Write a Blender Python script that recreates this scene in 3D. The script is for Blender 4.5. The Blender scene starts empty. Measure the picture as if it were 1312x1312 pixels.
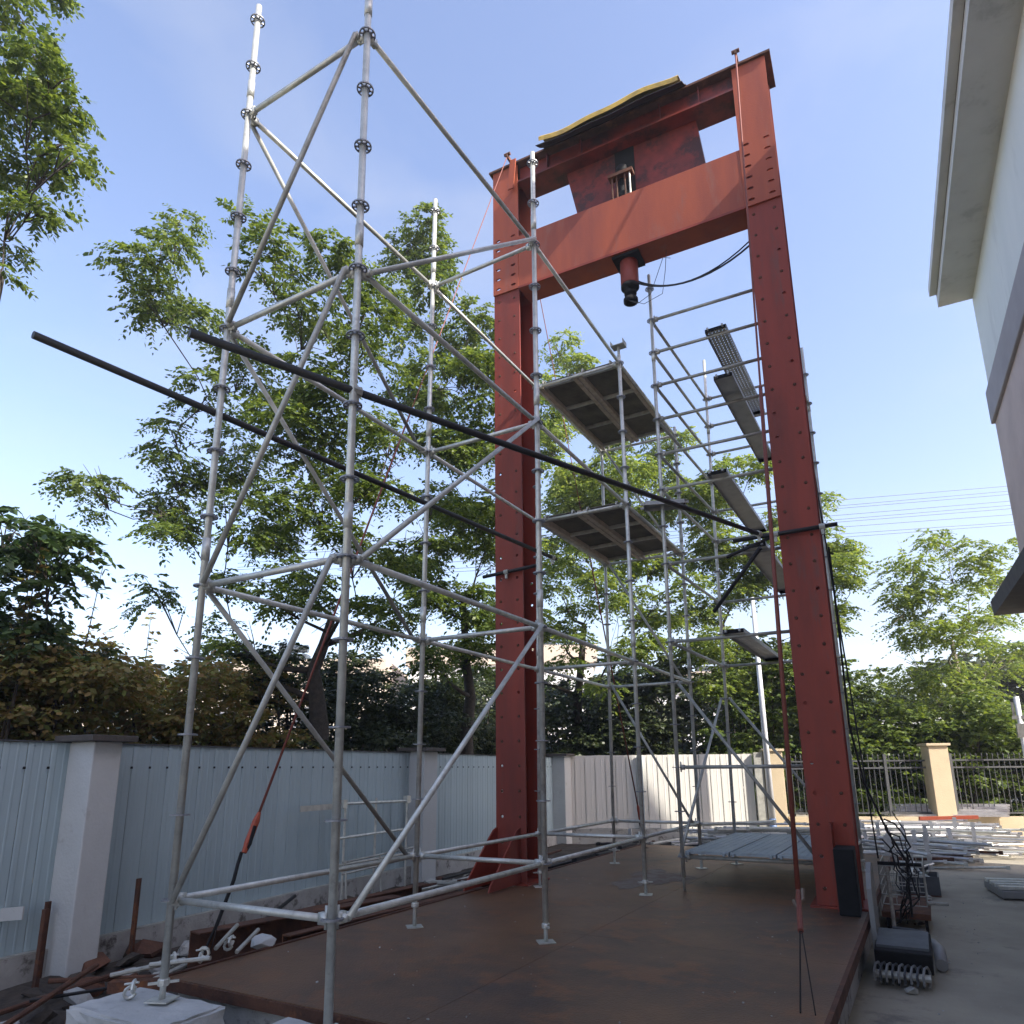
import bpy, bmesh, math, random
import numpy as np
from mathutils import Vector, Matrix
random.seed(7)
rng = np.random.default_rng(7)
D = bpy.data
SC = bpy.context.scene
COL = SC.collection
# ------------------------------------------------------------ camera
cam_d = D.cameras.new('camera')
cam = D.objects.new('camera', cam_d)
COL.objects.link(cam)
RX = Vector((0.869, 0.495, -0.009)); FW = Vector((-0.48, 0.845, 0.235)).normalized()
RX = (RX - FW * RX.dot(FW)).normalized(); UP = RX.cross(FW)
R3 = Matrix((RX, UP, -FW)).transposed()
cam.matrix_world = Matrix.Translation((4.155, -3.019, 0.762)) @ R3.to_4x4()
cam_d.sensor_width = 36; cam_d.lens = 903.67 / 1312 * 36
cam_d.shift_x = -(656.24 - 656) / 1312; cam_d.shift_y = (767.14 - 656) / 1312
cam_d.clip_start = 0.05; cam_d.clip_end = 2000
SC.camera = cam
# ------------------------------------------------------------ light
SUN = Vector((1.0, -0.108, 0.78)).normalized()          # towards the sun
W = D.worlds.new('World'); SC.world = W; W.use_nodes = True
nt = W.node_tree
sky = nt.nodes.new('ShaderNodeTexSky'); sky.sky_type = 'NISHITA'; sky.sun_disc = False
sky.sun_elevation = math.asin(SUN.z)
sky.sun_rotation = math.atan2(SUN.x, SUN.y)
sky.air_density = 1.1; sky.dust_density = 2.3; sky.ozone_density = 2.6
bg = nt.nodes['Background']; bg.inputs['Strength'].default_value = 0.15
tn = nt.nodes.new('ShaderNodeMix'); tn.data_type = 'RGBA'; tn.blend_type = 'MULTIPLY'; tn.inputs['Factor'].default_value = 1
tn.inputs['B'].default_value = (1.11, .98, .985, 1); nt.links.new(sky.outputs[0], tn.inputs['A'])
# faint high cirrus, all round the sky
tcw = nt.nodes.new('ShaderNodeTexCoord'); mpw = nt.nodes.new('ShaderNodeMapping'); mpw.inputs['Scale'].default_value = (1.2, 1.2, 3.5); nt.links.new(tcw.outputs['Generated'], mpw.inputs[0])
nz = nt.nodes.new('ShaderNodeTexNoise'); nz.inputs['Scale'].default_value = 2.2; nz.inputs['Detail'].default_value = 6; nz.inputs['Distortion'].default_value = .6; nt.links.new(mpw.outputs[0], nz.inputs['Vector'])
mrw = nt.nodes.new('ShaderNodeMapRange'); mrw.inputs[1].default_value = .45; mrw.inputs[2].default_value = .8; mrw.inputs[4].default_value = .32; nt.links.new(nz.outputs['Fac'], mrw.inputs[0])
cw = nt.nodes.new('ShaderNodeMix'); cw.data_type = 'RGBA'; nt.links.new(mrw.outputs[0], cw.inputs['Factor']); nt.links.new(tn.outputs['Result'], cw.inputs['A']); cw.inputs['B'].default_value = (2.3, 2.4, 2.6, 1)
nt.links.new(cw.outputs['Result'], bg.inputs[0])
sd = D.lights.new('sun', 'SUN'); sd.energy = 4.0; sd.angle = math.radians(0.5); sd.color = (1, .94, .84)
so = D.objects.new('sun', sd); COL.objects.link(so)
so.rotation_euler = SUN.to_track_quat('Z', 'Y').to_euler(); so.location = (20, -5, 20)
SC.view_settings.view_transform = 'Standard'; SC.view_settings.look = 'None'
SC.view_settings.exposure = 1.35; SC.view_settings.gamma = 1; SC.view_settings.use_curve_mapping = False
# ------------------------------------------------------------ materials
def mat(name, col, rough=.7, metal=0., var=.12, vscale=6., bump=.0, bscale=40., col2=None, spots=0., spotcol=None, spscale=3., sp_lo=.55, streak=0.):
    m = D.materials.new(name); m.use_nodes = True; t = m.node_tree; N = t.nodes; L = t.links
    b = N['Principled BSDF']; b.inputs['Roughness'].default_value = rough; b.inputs['Metallic'].default_value = metal
    tc = N.new('ShaderNodeTexCoord'); oi = N.new('ShaderNodeObjectInfo')
    mp = N.new('ShaderNodeMapping'); L.new(tc.outputs['Object'], mp.inputs['Vector'])
    if streak: mp.inputs['Scale'].default_value = (1, 1, streak)
    n1 = N.new('ShaderNodeTexNoise'); n1.inputs['Scale'].default_value = vscale; n1.inputs['Detail'].default_value = 7; n1.inputs['Roughness'].default_value = .62
    L.new(mp.outputs[0], n1.inputs['Vector'])
    c1 = col; c2 = col2 or tuple(min(1, x * (1 - var * 2.2)) for x in col)
    mx = N.new('ShaderNodeMix'); mx.data_type = 'RGBA'
    mr = N.new('ShaderNodeMapRange'); mr.inputs[1].default_value = .35; mr.inputs[2].default_value = .68
    L.new(n1.outputs['Fac'], mr.inputs[0]); L.new(mr.outputs[0], mx.inputs['Factor'])
    mx.inputs['A'].default_value = (*c1, 1); mx.inputs['B'].default_value = (*c2, 1)
    out = mx.outputs['Result']
    if spots:
        n2 = N.new('ShaderNodeTexNoise'); n2.inputs['Scale'].default_value = spscale; n2.inputs['Detail'].default_value = 9; n2.inputs['Roughness'].default_value = .7
        L.new(mp.outputs[0], n2.inputs['Vector'])
        m2 = N.new('ShaderNodeMapRange'); m2.inputs[1].default_value = sp_lo; m2.inputs[2].default_value = sp_lo + .1; m2.inputs[4].default_value = spots
        L.new(n2.outputs['Fac'], m2.inputs[0])
        x2 = N.new('ShaderNodeMix'); x2.data_type = 'RGBA'; L.new(m2.outputs[0], x2.inputs['Factor']); L.new(out, x2.inputs['A']); x2.inputs['B'].default_value = (*spotcol, 1)
        out = x2.outputs['Result']
    # small per-object value variation (each real piece differs a little)
    hs = N.new('ShaderNodeHueSaturation'); rr = N.new('ShaderNodeMapRange'); rr.inputs[3].default_value = 1 - var; rr.inputs[4].default_value = 1 + var
    L.new(oi.outputs['Random'], rr.inputs[0]); L.new(rr.outputs[0], hs.inputs['Value']); L.new(out, hs.inputs['Color'])
    L.new(hs.outputs[0], b.inputs['Base Color'])
    rm = N.new('ShaderNodeMapRange'); rm.inputs[3].default_value = max(.05, rough - .12); rm.inputs[4].default_value = min(1, rough + .12)
    L.new(n1.outputs['Fac'], rm.inputs[0]); L.new(rm.outputs[0], b.inputs['Roughness'])
    if bump:
        n3 = N.new('ShaderNodeTexNoise'); n3.inputs['Scale'].default_value = bscale; n3.inputs['Detail'].default_value = 5
        L.new(tc.outputs['Object'], n3.inputs['Vector'])
        bp = N.new('ShaderNodeBump'); bp.inputs['Strength'].default_value = bump; bp.inputs['Distance'].default_value = .02
        L.new(n3.outputs['Fac'], bp.inputs['Height']); L.new(bp.outputs[0], b.inputs['Normal'])
    return m
def leafmat(name, col, col2, tr=.35):
    m = D.materials.new(name); m.use_nodes = True; t = m.node_tree; N = t.nodes; L = t.links
    N.remove(N['Principled BSDF']); o = N['Material Output']
    g = N.new('ShaderNodeNewGeometry')
    mx = N.new('ShaderNodeMix'); mx.data_type = 'RGBA'; mx.inputs['A'].default_value = (*col, 1); mx.inputs['B'].default_value = (*col2, 1)
    L.new(g.outputs['Random Per Island'], mx.inputs['Factor'])
    d = N.new('ShaderNodeBsdfPrincipled'); d.inputs['Roughness'].default_value = .5; L.new(mx.outputs['Result'], d.inputs['Base Color'])
    tl = N.new('ShaderNodeBsdfTranslucent')
    hs = N.new('ShaderNodeHueSaturation'); hs.inputs['Value'].default_value = 1.9; hs.inputs['Saturation'].default_value = 1.1; hs.inputs['Hue'].default_value = .485
    L.new(mx.outputs['Result'], hs.inputs['Color']); L.new(hs.outputs[0], tl.inputs['Color'])
    ms = N.new('ShaderNodeMixShader'); ms.inputs[0].default_value = tr
    L.new(d.outputs[0], ms.inputs[1]); L.new(tl.outputs[0], ms.inputs[2]); L.new(ms.outputs[0], o.inputs[0])
    return m
GALV = mat('galvanised_steel', (.68, .69, .63), .45, .55, .13, 9, .12, 120, spots=.55, spotcol=(.36, .35, .33), spscale=14)
GALVW = mat('weathered_galvanised_steel', (.50, .50, .45), .55, .45, .15, 8, .15, 90, spots=.6, spotcol=(.20, .17, .14), spscale=8, sp_lo=.6)
ROSE = mat('rosette_steel', (.33, .34, .36), .5, .7, .1)
RED = mat('red_oxide_paint', (.285, .037, .015), .62, 0, .04, 2.6, .10, 60, col2=(.16, .030, .018), spots=.85, spotcol=(.17, .050, .035), spscale=6, sp_lo=.56, streak=.16)
GREASE_SHADE = mat('grease_stained_shaded_red_paint', (.22, .030, .018), .55, 0, .04, 3, .12, 60, col2=(.10, .020, .015), spots=.85, spotcol=(.03, .014, .012), spscale=2.2, sp_lo=.5)  # reds darkened to carry the tarpaulin's shadow; the black spots are grease
REDO = mat('faded_orange_red_paint', (.36, .076, .026), .65, 0, .04, 1.9, .10, 60, col2=(.22, .050, .030), spots=.85, spotcol=(.25, .085, .055), spscale=4.5, sp_lo=.55, streak=.18)
PLATE = mat('rusty_deck_plate', (.19, .098, .046), .5, .15, .06, .9, .3, 60, col2=(.085, .058, .042), spots=.6, spotcol=(.24, .105, .042), spscale=1.9, sp_lo=.52)
RUST = mat('rusty_steel', (.13, .055, .03), .85, .1, .15, 7, .35, 60, col2=(.06, .03, .02), spots=.6, spotcol=(.26, .10, .035), spscale=5)
DARK = mat('black_rubber', (.008, .008, .008), .95, 0, .1, 10, .1, 60)
BLKPIPE = mat('black_painted_pipe', (.012, .012, .013), .55, 0, .1, 9, .15, 70, spots=.35, spotcol=(.06, .04, .03), spscale=18)
FENCE = mat('pale_blue_cladding', (.37, .47, .50), .55, 0, .05, 1.4, .03, 30, col2=(.30, .39, .42), spots=.35, spotcol=(.19, .21, .21), spscale=2.5, sp_lo=.6, streak=.35)
FENCEW = mat('white_cladding', (.72, .70, .64), .6, 0, .03, 1.4, .03, 30, spots=.35, spotcol=(.45, .43, .36), spscale=2.5, sp_lo=.62, streak=.3)
PIER = mat('grey_white_render', (.50, .52, .51), .85, 0, .04, 3, .25, 40, spots=.5, spotcol=(.25, .24, .21), spscale=4, sp_lo=.6)
PLINTH = mat('mouldy_render', (.42, .42, .40), .9, 0, .06, 4, .35, 40, col2=(.30, .30, .28), spots=.85, spotcol=(.07, .065, .055), spscale=5, sp_lo=.54)
CAP = mat('dark_pier_cap', (.09, .08, .07), .85, 0, .1, 8, .3, 40)
BEIGE = mat('beige_render', (.55, .45, .30), .85, 0, .04, 3, .2, 40, spots=.4, spotcol=(.30, .25, .18), spscale=3, sp_lo=.6)
CONC = mat('yard_concrete', (.36, .325, .245), .9, 0, .03, .9, .3, 30, col2=(.25, .225, .175), spots=.7, spotcol=(.14, .13, .115), spscale=1.4, sp_lo=.55)
BLOCK = mat('cast_concrete_block', (.50, .51, .49), .85, 0, .05, 3, .4, 30, col2=(.38, .39, .38), spots=.5, spotcol=(.2, .2, .19), spscale=6, sp_lo=.6)
SOIL = mat('dark_rubble_soil', (.07, .055, .042), .95, 0, .1, 6, .6, 25, col2=(.03, .025, .02))
PLY = mat('dark_plywood_underside', (.16, .145, .11), .8, 0, .12, 4, .15, 40, col2=(.09, .085, .065), spots=.5, spotcol=(.05, .045, .035), spscale=3)
ALU = mat('timber_and_aluminium_joist', (.55, .47, .38), .6, .1, .12, 9, .1, 60, col2=(.36, .30, .22))
PERF = mat('perforated_plank_steel', (.40, .40, .39), .5, .6, .1, 6, .1, 60)
GRATE = mat('blue_grey_deck_plank', (.32, .37, .40), .5, .4, .06, 6, .1, 60, spots=.4, spotcol=(.18, .17, .16), spscale=8)
YEL = mat('yellow_tarpaulin', (.55, .37, .07), .75, 0, .05, 5, .3, 20, col2=(.28, .20, .06))
TARP = mat('dark_roof_sheet', (.035, .028, .025), .8, 0, .1, 5, .2, 20)
BARK = mat('brown_bark', (.075, .062, .048), .95, 0, .15, 14, .6, 40, col2=(.035, .03, .025))
BARKP = mat('pale_bark', (.26, .23, .18), .9, 0, .12, 14, .5, 40, col2=(.13, .115, .09))
IRON = mat('grey_iron_paint', (.085, .09, .095), .55, .2, .1, 8)
WALLU = mat('pale_blue_grey_wall', (.74, .76, .74), .85, 0, .03, .8, .12, 30, col2=(.66, .69, .68), spots=.5, spotcol=(.50, .52, .51), spscale=.7, streak=.3)
WALLL = mat('pinkish_stone_paint_wall', (.60, .48, .44), .85, 0, .03, 1.2, .16, 30, col2=(.50, .40, .37))
BAND = mat('mauve_grey_moulding', (.36, .33, .34), .8, 0, .05, 2, .1, 30)
EAVE = mat('grey_painted_eave', (.55, .55, .53), .8, 0, .05, 1.5, .08, 30, spots=.3, spotcol=(.2, .2, .19), spscale=1.5)
ROOFD = mat('dark_tile_canopy', (.085, .08, .08), .85, 0, .1, 6, .3, 20)
CREAM = mat('cream_house_wall', (.66, .58, .48), .85, 0, .04, .5, .05, 20)
WHITEH = mat('white_house_wall', (.74, .73, .72), .85, 0, .03, .5, .05, 20)
ROOFH = mat('tan_parapet', (.50, .42, .34), .85, 0, .05, 1, .1, 20)
GLASSD = mat('dark_window', (.05, .06, .07), .15, 0, .1)
CABLE = mat('black_cable', (.012, .012, .014), .5, 0, .05)
ORANGE = mat('orange_turnbuckle_paint', (.36, .07, .03), .6, 0, .05, 20, spots=.5, spotcol=(.15, .05, .03), spscale=20)
BRONZE = mat('brown_hook_steel', (.20, .15, .11), .5, .4, .05, 20)
REDROD = mat('red_painted_rod', (.21, .055, .035), .6, .1, .05, 20, spots=.4, spotcol=(.12, .05, .035), spscale=15)
PVC = mat('grey_plastic_pipe', (.22, .22, .21), .5, 0, .05, 8)
BLUEP = mat('blue_lamp_post_paint', (.10, .17, .32), .5, 0, .05)
WHITEP = mat('white_lamp_post_paint', (.72, .74, .76), .4, .1, .04, 5)
ALUB = mat('bright_aluminium', (.68, .68, .69), .35, .7, .12, 9, spots=.3, spotcol=(.35, .34, .32), spscale=12)
LEAFA = leafmat('mid_green_leaf', (.035, .070, .016), (.145, .195, .036))
LEAFD = leafmat('deep_green_leaf', (.028, .058, .018), (.065, .105, .028), .25)
LEAFY = leafmat('fresh_yellow_green_leaf', (.07, .12, .025), (.19, .24, .05), .42)
LEAFH = leafmat('dark_hedge_leaf', (.022, .040, .014), (.060, .075, .022), .2)
LEAFR = leafmat('olive_brown_bush_leaf', (.22, .15, .055), (.15, .18, .045), .4)
# ------------------------------------------------------------ mesh helpers
class MB:
    def __init__(s): s.v = []; s.f = []
    def add(s, vs, fs):
        k = len(s.v); s.v += [Vector(p) for p in vs]; s.f += [tuple(i + k for i in q) for q in fs]; return s
    def box(s, lo, hi):
        x0, y0, z0 = lo; x1, y1, z1 = hi
        return s.add([(x0, y0, z0), (x1, y0, z0), (x1, y1, z0), (x0, y1, z0), (x0, y0, z1), (x1, y0, z1), (x1, y1, z1), (x0, y1, z1)],
                     [(0, 3, 2, 1), (4, 5, 6, 7), (0, 1, 5, 4), (1, 2, 6, 5), (2, 3, 7, 6), (3, 0, 4, 7)])
    def obox(s, o, a, b, c):
        o, a, b, c = map(Vector, (o, a, b, c))
        vs = [o, o + a, o + a + b, o + b, o + c, o + a + c, o + a + b + c, o + b + c]
        fs = [(0, 3, 2, 1), (4, 5, 6, 7), (0, 1, 5, 4), (1, 2, 6, 5), (2, 3, 7, 6), (3, 0, 4, 7)]
        if a.cross(b).dot(c) < 0: fs = [tuple(reversed(q)) for q in fs]
        return s.add(vs, fs)
    def tube(s, p0, p1, r0, r1=None, n=10, cap=True):
        r1 = r0 if r1 is None else r1
        p0 = Vector(p0); p1 = Vector(p1); d = (p1 - p0)
        if d.length < 1e-6: return s
        q = d.to_track_quat('Z', 'Y'); vs = []
        for p, r in ((p0, r0), (p1, r1)):
            for i in range(n):
                a = 2 * math.pi * i / n; vs.append(p + q @ Vector((r * math.cos(a), r * math.sin(a), 0)))
        fs = [(i, (i + 1) % n, n + (i + 1) % n, n + i) for i in range(n)]
        if cap: fs += [tuple(range(n - 1, -1, -1)), tuple(range(n, 2 * n))]
        return s.add(vs, fs)
    def path(s, pts, r, n=6):
        pts = [Vector(p) for p in pts]; rs = r if isinstance(r, (list, tuple)) else [r] * len(pts)
        vs = []; fs = []; ref = None
        for i, p in enumerate(pts):
            d = (pts[min(i + 1, len(pts) - 1)] - pts[max(i - 1, 0)]).normalized()
            if ref is None: ref = d.orthogonal().normalized()
            ref = (ref - d * ref.dot(d)).normalized(); b = d.cross(ref)
            for k in range(n):
                a = 2 * math.pi * k / n; vs.append(p + (ref * math.cos(a) + b * math.sin(a)) * rs[i])
        for i in range(len(pts) - 1):
            for k in range(n): fs.append((i * n + k, i * n + (k + 1) % n, (i + 1) * n + (k + 1) % n, (i + 1) * n + k))
        fs += [tuple(range(n - 1, -1, -1)), tuple(range((len(pts) - 1) * n, len(pts) * n))]
        return s.add(vs, fs)
    def lathe(s, base, prof, n=14, ax=None):
        base = Vector(base); q = Vector(ax or (0, 0, 1)).to_track_quat('Z', 'Y'); vs = []; fs = []
        for r, z in prof:
            for k in range(n):
                a = 2 * math.pi * k / n; vs.append(base + q @ Vector((r * math.cos(a), r * math.sin(a), z)))
        for i in range(len(prof) - 1):
            for k in range(n): fs.append((i * n + k, i * n + (k + 1) % n, (i + 1) * n + (k + 1) % n, (i + 1) * n + k))
        fs += [tuple(range(n - 1, -1, -1)), tuple(range((len(prof) - 1) * n, len(prof) * n))]
        return s.add(vs, fs)
    def mesh(s, name, m, org=(0, 0, 0), smooth=False):
        me = D.meshes.new(name); o = Vector(org)
        me.from_pydata([tuple(p - o) for p in s.v], [], s.f); me.materials.append(m); me.update()
        if smooth:
            me.polygons.foreach_set('use_smooth', [len(p.vertices) == 4 for p in me.polygons])
        return me
def org(o):
    p = Vector((0, 0, 0))
    while o: p += o.location; o = o.parent
    return p
def thing(name, label, cat, loc=(0, 0, 0), group=None):
    o = D.objects.new(name, None); COL.objects.link(o); o.location = loc; o.empty_display_size = .2
    o['label'] = label; o['category'] = cat
    if group: o['group'] = group
    return o
def part(name, mb, m, parent=None, smooth=False, bevel=0, label=None, kind=None, loc=None):
    """mesh given in world coordinates; origin = the parent's origin"""
    og = org(parent) if parent else Vector(loc or (0, 0, 0))
    ob = D.objects.new(name, mb.mesh(name, m, og, smooth)); COL.objects.link(ob)
    if parent: ob.parent = parent
    else: ob.location = og
    if label: ob['label'] = label
    if kind: ob['kind'] = kind
    if bevel:
        b = ob.modifiers.new('bevel', 'BEVEL'); b.width = bevel; b.segments = 2; b.limit_method = 'ANGLE'; b.angle_limit = .7
    return ob
def solo(name, mb, m, label, cat, group=None, loc=(0, 0, 0), smooth=False, bevel=0):
    o = part(name, mb, m, None, smooth, bevel, loc=loc); o['label'] = label; o['category'] = cat
    if group: o['group'] = group
    return o
def inst(name, me, parent, pos, rot=None, scale=None):
    ob = D.objects.new(name, me); COL.objects.link(ob); ob.parent = parent; ob.location = Vector(pos) - org(parent)
    if rot is not None: ob.rotation_euler = rot
    if scale: ob.scale = scale
    return ob
def struct(name, mb, m, **k):
    o = part(name, mb, m, None, **k); o['kind'] = 'structure'; return o
ZP = -.605; ZG = -1.0
# ------------------------------------------------------------ ground and the steel test bed
b = MB(); b.add([(-130, -110, ZG), (130, -110, ZG), (130, 150, ZG), (-130, 150, ZG)], [(0, 1, 2, 3)])
struct('ground', b, CONC)
gsoil = MB()
NS = 60
for i in range(NS + 1):
    for j in range(9):
        y = -3 + 15.6 * i / NS; x = -2.75 - .084 * (y - 1) + j / 8 * (2.2 + .084 * (y - 1)) + .1
        z = ZG + .012 + (.02 if j in (0, 8) else .10 * random.random() + .03)
        gsoil.v.append(Vector((x, y, z)))
for i in range(NS):
    for j in range(8): gsoil.f.append((i * 9 + j, i * 9 + j + 1, (i + 1) * 9 + j + 1, (i + 1) * 9 + j))
o = struct('rubble_strip', gsoil, SOIL); o['kind'] = 'stuff'; o['label'] = 'dark uneven rubble and soil between the fence and the steel bed'; o['category'] = 'rubble'
bed = thing('steel_test_bed', 'low wide rust brown steel plate bed carrying the scaffold towers and red gantry', 'platform', (1.5, 5, ZG))
xs0, xs1, ye0, ye1 = -.55, 3.50, .42, 10.1
yj = [.42, 2.9, 5.4, 7.9, 10.1]
for i in range(4):
    for k in range(2):
        xa, xb = (xs0, 1.48) if k == 0 else (1.484, xs1)
        b = MB().box((xa, yj[i] + .002, ZP - .022), (xb, yj[i + 1] - .002, ZP)); part('deck_plate', b, PLATE, bed)
for (lo, hi) in (((xs0 + .05, ye0 + .06, ZG), (xs1 - .05, ye0 + .14, ZP - .024)), ((xs0 + .05, ye0 + .14, ZG), (xs0 + .13, ye1, ZP - .024)), ((xs1 - .13, ye0 + .14, ZG), (xs1 - .05, ye1, ZP - .024))):
    part('skirt_wall', MB().box(lo, hi), PLINTH, bed)
part('edge_beam', MB().box((xs0 - .02, ye0 - .015, ZP - .075), (xs1 + .02, ye0 + .012, ZP - .006)), RUST, bed)
part('edge_beam', MB().box((xs0 - .03, ye0 + .012, ZP - .075), (xs0 - .001, ye1, ZP + .012)), RUST, bed)
part('edge_beam', MB().box((xs1 + .001, ye0 + .012, ZP - .075), (xs1 + .03, ye1, ZP + .008)), RUST, bed)
# ------------------------------------------------------------ scaffold kit
def ring_mesh():
    b = MB(); n = 16
    for (ra, rb, z0, z1) in ((.0255, .035, -.005, .005), (.052, .061, -.005, .005)):
        vs = []
        for r, z in ((ra, z0), (rb, z0), (rb, z1), (ra, z1)):
            for k in range(n): a = 2 * math.pi * k / n; vs.append((r * math.cos(a), r * math.sin(a), z))
        fs = []
        for i in range(4):
            for k in range(n): fs.append((i * n + k, i * n + (k + 1) % n, ((i + 1) % 4) * n + (k + 1) % n, ((i + 1) % 4) * n + k))
        b.add(vs, fs)
    for k in range(8):
        a = math.pi / 8 + k * math.pi / 4; c, s = math.cos(a), math.sin(a)
        w = .006; o_ = Vector((c * .034, s * .034, -.0045)) - Vector((-s, c, 0)) * w
        b.obox(o_, Vector((c, s, 0)) * .019, Vector((-s, c, 0)) * 2 * w, (0, 0, .009))
    return b.mesh('rosette', ROSE)
RING = ring_mesh()
PLATE_ME = MB().box((-.07, -.07, 0), (.07, .07, .008)).mesh('foot_plate', GALV)
def nut_mesh():
    b = MB(); b.lathe((0, 0, -.02), [(.03, 0), (.034, .005), (.034, .035), (.03, .04)], 8)
    b.obox((-.085, -.010, -.008), (.17, 0, 0), (0, .02, 0), (0, 0, .012)); return b.mesh('jack_nut', GALV)
NUT = nut_mesh()
def post(th, x, y, zb, ztop, rings, zj, lean=(0, 0), r=.0242, foot=True):
    """post with rosettes; lean = metres per metre"""
    def P(z): return Vector((x + lean[0] * z, y + lean[1] * z, z))
    z0 = zj - .05
    b = MB(); b.tube(P(z0), P(ztop), r, n=14)
    for zz in np.arange(2.18, ztop, 2.0): b.tube(P(zz), P(zz + .16), r + .0045, n=14)
    pp = part('upright_post', b, GALV, th, smooth=True)
    for z in rings:
        q = inst('rosette', RING, pp, P(z)); q.rotation_euler = (-lean[1], lean[0], random.random())
    if foot:
        b = MB(); b.tube(P(zb + .006), P(z0 + .15), .018, n=10)
        j = part('base_jack', b, GALV, th, smooth=True)
        inst('foot_plate', PLATE_ME, j, P(zb + .001), (0, 0, random.random()))
        inst('jack_nut', NUT, j, P(z0 - .01), (0, 0, random.random() * 3))
    return P
def ledger(th, A, B, r=.0212, name='ledger', m=GALV, g=.055):
    A = Vector(A); B = Vector(B); d = (B - A).normalized(); s = d.cross(Vector((0, 0, 1))).normalized(); u = s.cross(d)
    a = A + d * g; c = B - d * g
    b = MB(); b.tube(a + d * .03, c - d * .03, r, n=12)
    for p, e in ((a, 1), (c, -1)):
        o_ = p - s * .018 - u * .03
        b.obox(o_ - (d * .02 if e > 0 else d * .03), d * .055, s * .036, u * .06)
        b.obox(p - s * .004 - u * .055 - d * .008 + d * (-.012 * e), d * .016, s * .008, u * .12)
    return part(name, b, m, th, smooth=True)
def brace(th, A, B, off, r=.0192, m=GALVW):
    A = Vector(A); B = Vector(B); h = (B - A); h.z = 0; h.normalize(); s = h.cross(Vector((0, 0, 1)))
    a = A + h * .07 + s * off; c = B - h * .07 + s * off; d = (c - a).normalized()
    b = MB(); b.tube(a, c, r, n=12)
    for p, e in ((a, 1), (c, -1)):
        b.obox(p - s * (off) - h * .02 * 1 - Vector((0, 0, .02)) - s * .01, h * .035, s * (off + .01 if off > 0 else off - .01), Vector((0, 0, .04)))
    return part('diagonal_brace', b, m, th, smooth=True)
# tower A -- the near one, eight posts
TA = thing('scaffold_tower', 'near tall galvanised ringlock scaffold tower of eight posts reaching out of the frame', 'scaffold', (0, 0, -.56))
U_, Y1, Y2, Y3 = 1.2955, 2.5085, 4.9595, 7.325
H = lambda k: .5 * k
PA = {}
spec = {'L0': (.019, -.005 * 1, -.017 * 0, 0, 14), }
def mk(key, x, y, lx, ly, zb, ztop, nr, zj): PA[key] = post(TA, x, y, zb, ztop, [H(k) for k in range(nr + 1)], zj, (lx, ly))
mk('L0', .019, -.017, -.005, .004, -.56, 7.16, 14, -.40)
mk('R0', U_ + .036, -.004, -.011, 0, -.575, 7.16, 14, -.46)
mk('L1', -.003, Y1 - .027, .007, .003, ZP, 7.16, 14, -.36)
mk('R1', U_ + .008, Y1 - .002, .003, -.003, ZP, 7.14, 14, -.42)
mk('L2', -.019, Y2 - .008, .009, .005, ZP, 6.15, 12, -.38)
mk('R2', U_ - .014, Y2 + .023, -.001, .001, ZP, 6.12, 12, -.41)
mk('L3', -.011, Y3 - .003, .006, .010, ZP, 6.15, 12, -.35)
mk('R3', U_ - .030, Y3 + .03, .003, .012, ZP, 6.15, 12, -.35)
for lv in (0, 4, 8, 12):
    z = H(lv)
    for a, c in (('L0', 'R0'), ('L0', 'L1'), ('R0', 'R1'), ('L1', 'R1'), ('L1', 'L2'), ('R1', 'R2'), ('L2', 'R2'), ('R2', 'R3'), ('L2', 'L3'), ('L3', 'R3')):
        ledger(TA, PA[a](z), PA[c](z))
for a, la, c, lc, off in (('R0', 0, 'R1', 4, .05), ('R0', 4, 'R1', 8, .05), ('R0', 8, 'R1', 12, .05), ('L0', 0, 'R0', 4, .05), ('L0', 4, 'R0', 8, .05), ('L0', 8, 'R0', 12, .05),
                          ('L1', 0, 'L0', 4, .05), ('L1', 4, 'L0', 8, .05), ('L1', 8, 'L0', 12, .05), ('L3', 4, 'R3', 0, .05), ('L3', 8, 'R3', 4, .05), ('L3', 12, 'R3', 8, .05)):
    brace(TA, PA[a](H(la)), PA[c](H(lc)), off, m=GALV if a == 'R0' else GALVW)
# U-head on the R2 post
b = MB(); p = PA['R2'](6.12); b.tube(p, p + Vector((0, 0, .12)), .018, n=10); b.box((p.x - .09, p.y - .07, p.z + .12), (p.x + .09, p.y + .07, p.z + .128))
b.box((p.x - .09, p.y - .07, p.z + .128), (p.x - .082, p.y + .07, p.z + .19)); b.box((p.x + .082, p.y - .07, p.z + .128), (p.x + .09, p.y + .07, p.z + .19))
part('u_head_jack', b, GALVW, TA)
# tower B -- the far one between the columns
TB = thing('scaffold_tower', 'far scaffold tower with closely spaced rungs beside the right red column', 'scaffold', (1.6, 5.47, ZP))
HB = lambda k: -.24 + .504 * k
PB = {}
def mkb(key, x, y, ztop, nr, lx=0, ly=0): PB[key] = post(TB, x, y, ZP, ztop, [HB(k) for k in range(nr + 1)], -.42, (lx, ly), r=.023, foot=(key != 'Q1'))
mkb('Q1', 1.575, 5.47, 7.55, 15, .004, 0)
mkb('Q3', 3.14, 5.52, 7.5, 14, 0, 0)
mkb('Q2', 1.60, 8.02, 7.55, 14, .014, 0)
mkb('Q4', 3.25, 8.06, 7.3, 14)
b = MB(); b.tube((1.574, 5.47, ZP), (1.574, 5.47, -.28), .017, n=8); part('base_jack', b, GALVW, TB, smooth=True)
for lv in (0, 2, 5, 7, 9, 10, 11, 12, 13, 14): ledger(TB, PB['Q1'](HB(lv)), PB['Q3'](HB(lv)), m=GALVW)
for lv in (0, 5, 7, 9, 10, 11, 12, 13, 14): ledger(TB, PB['Q1'](HB(lv)), PB['Q2'](HB(lv)), m=GALVW)
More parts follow.
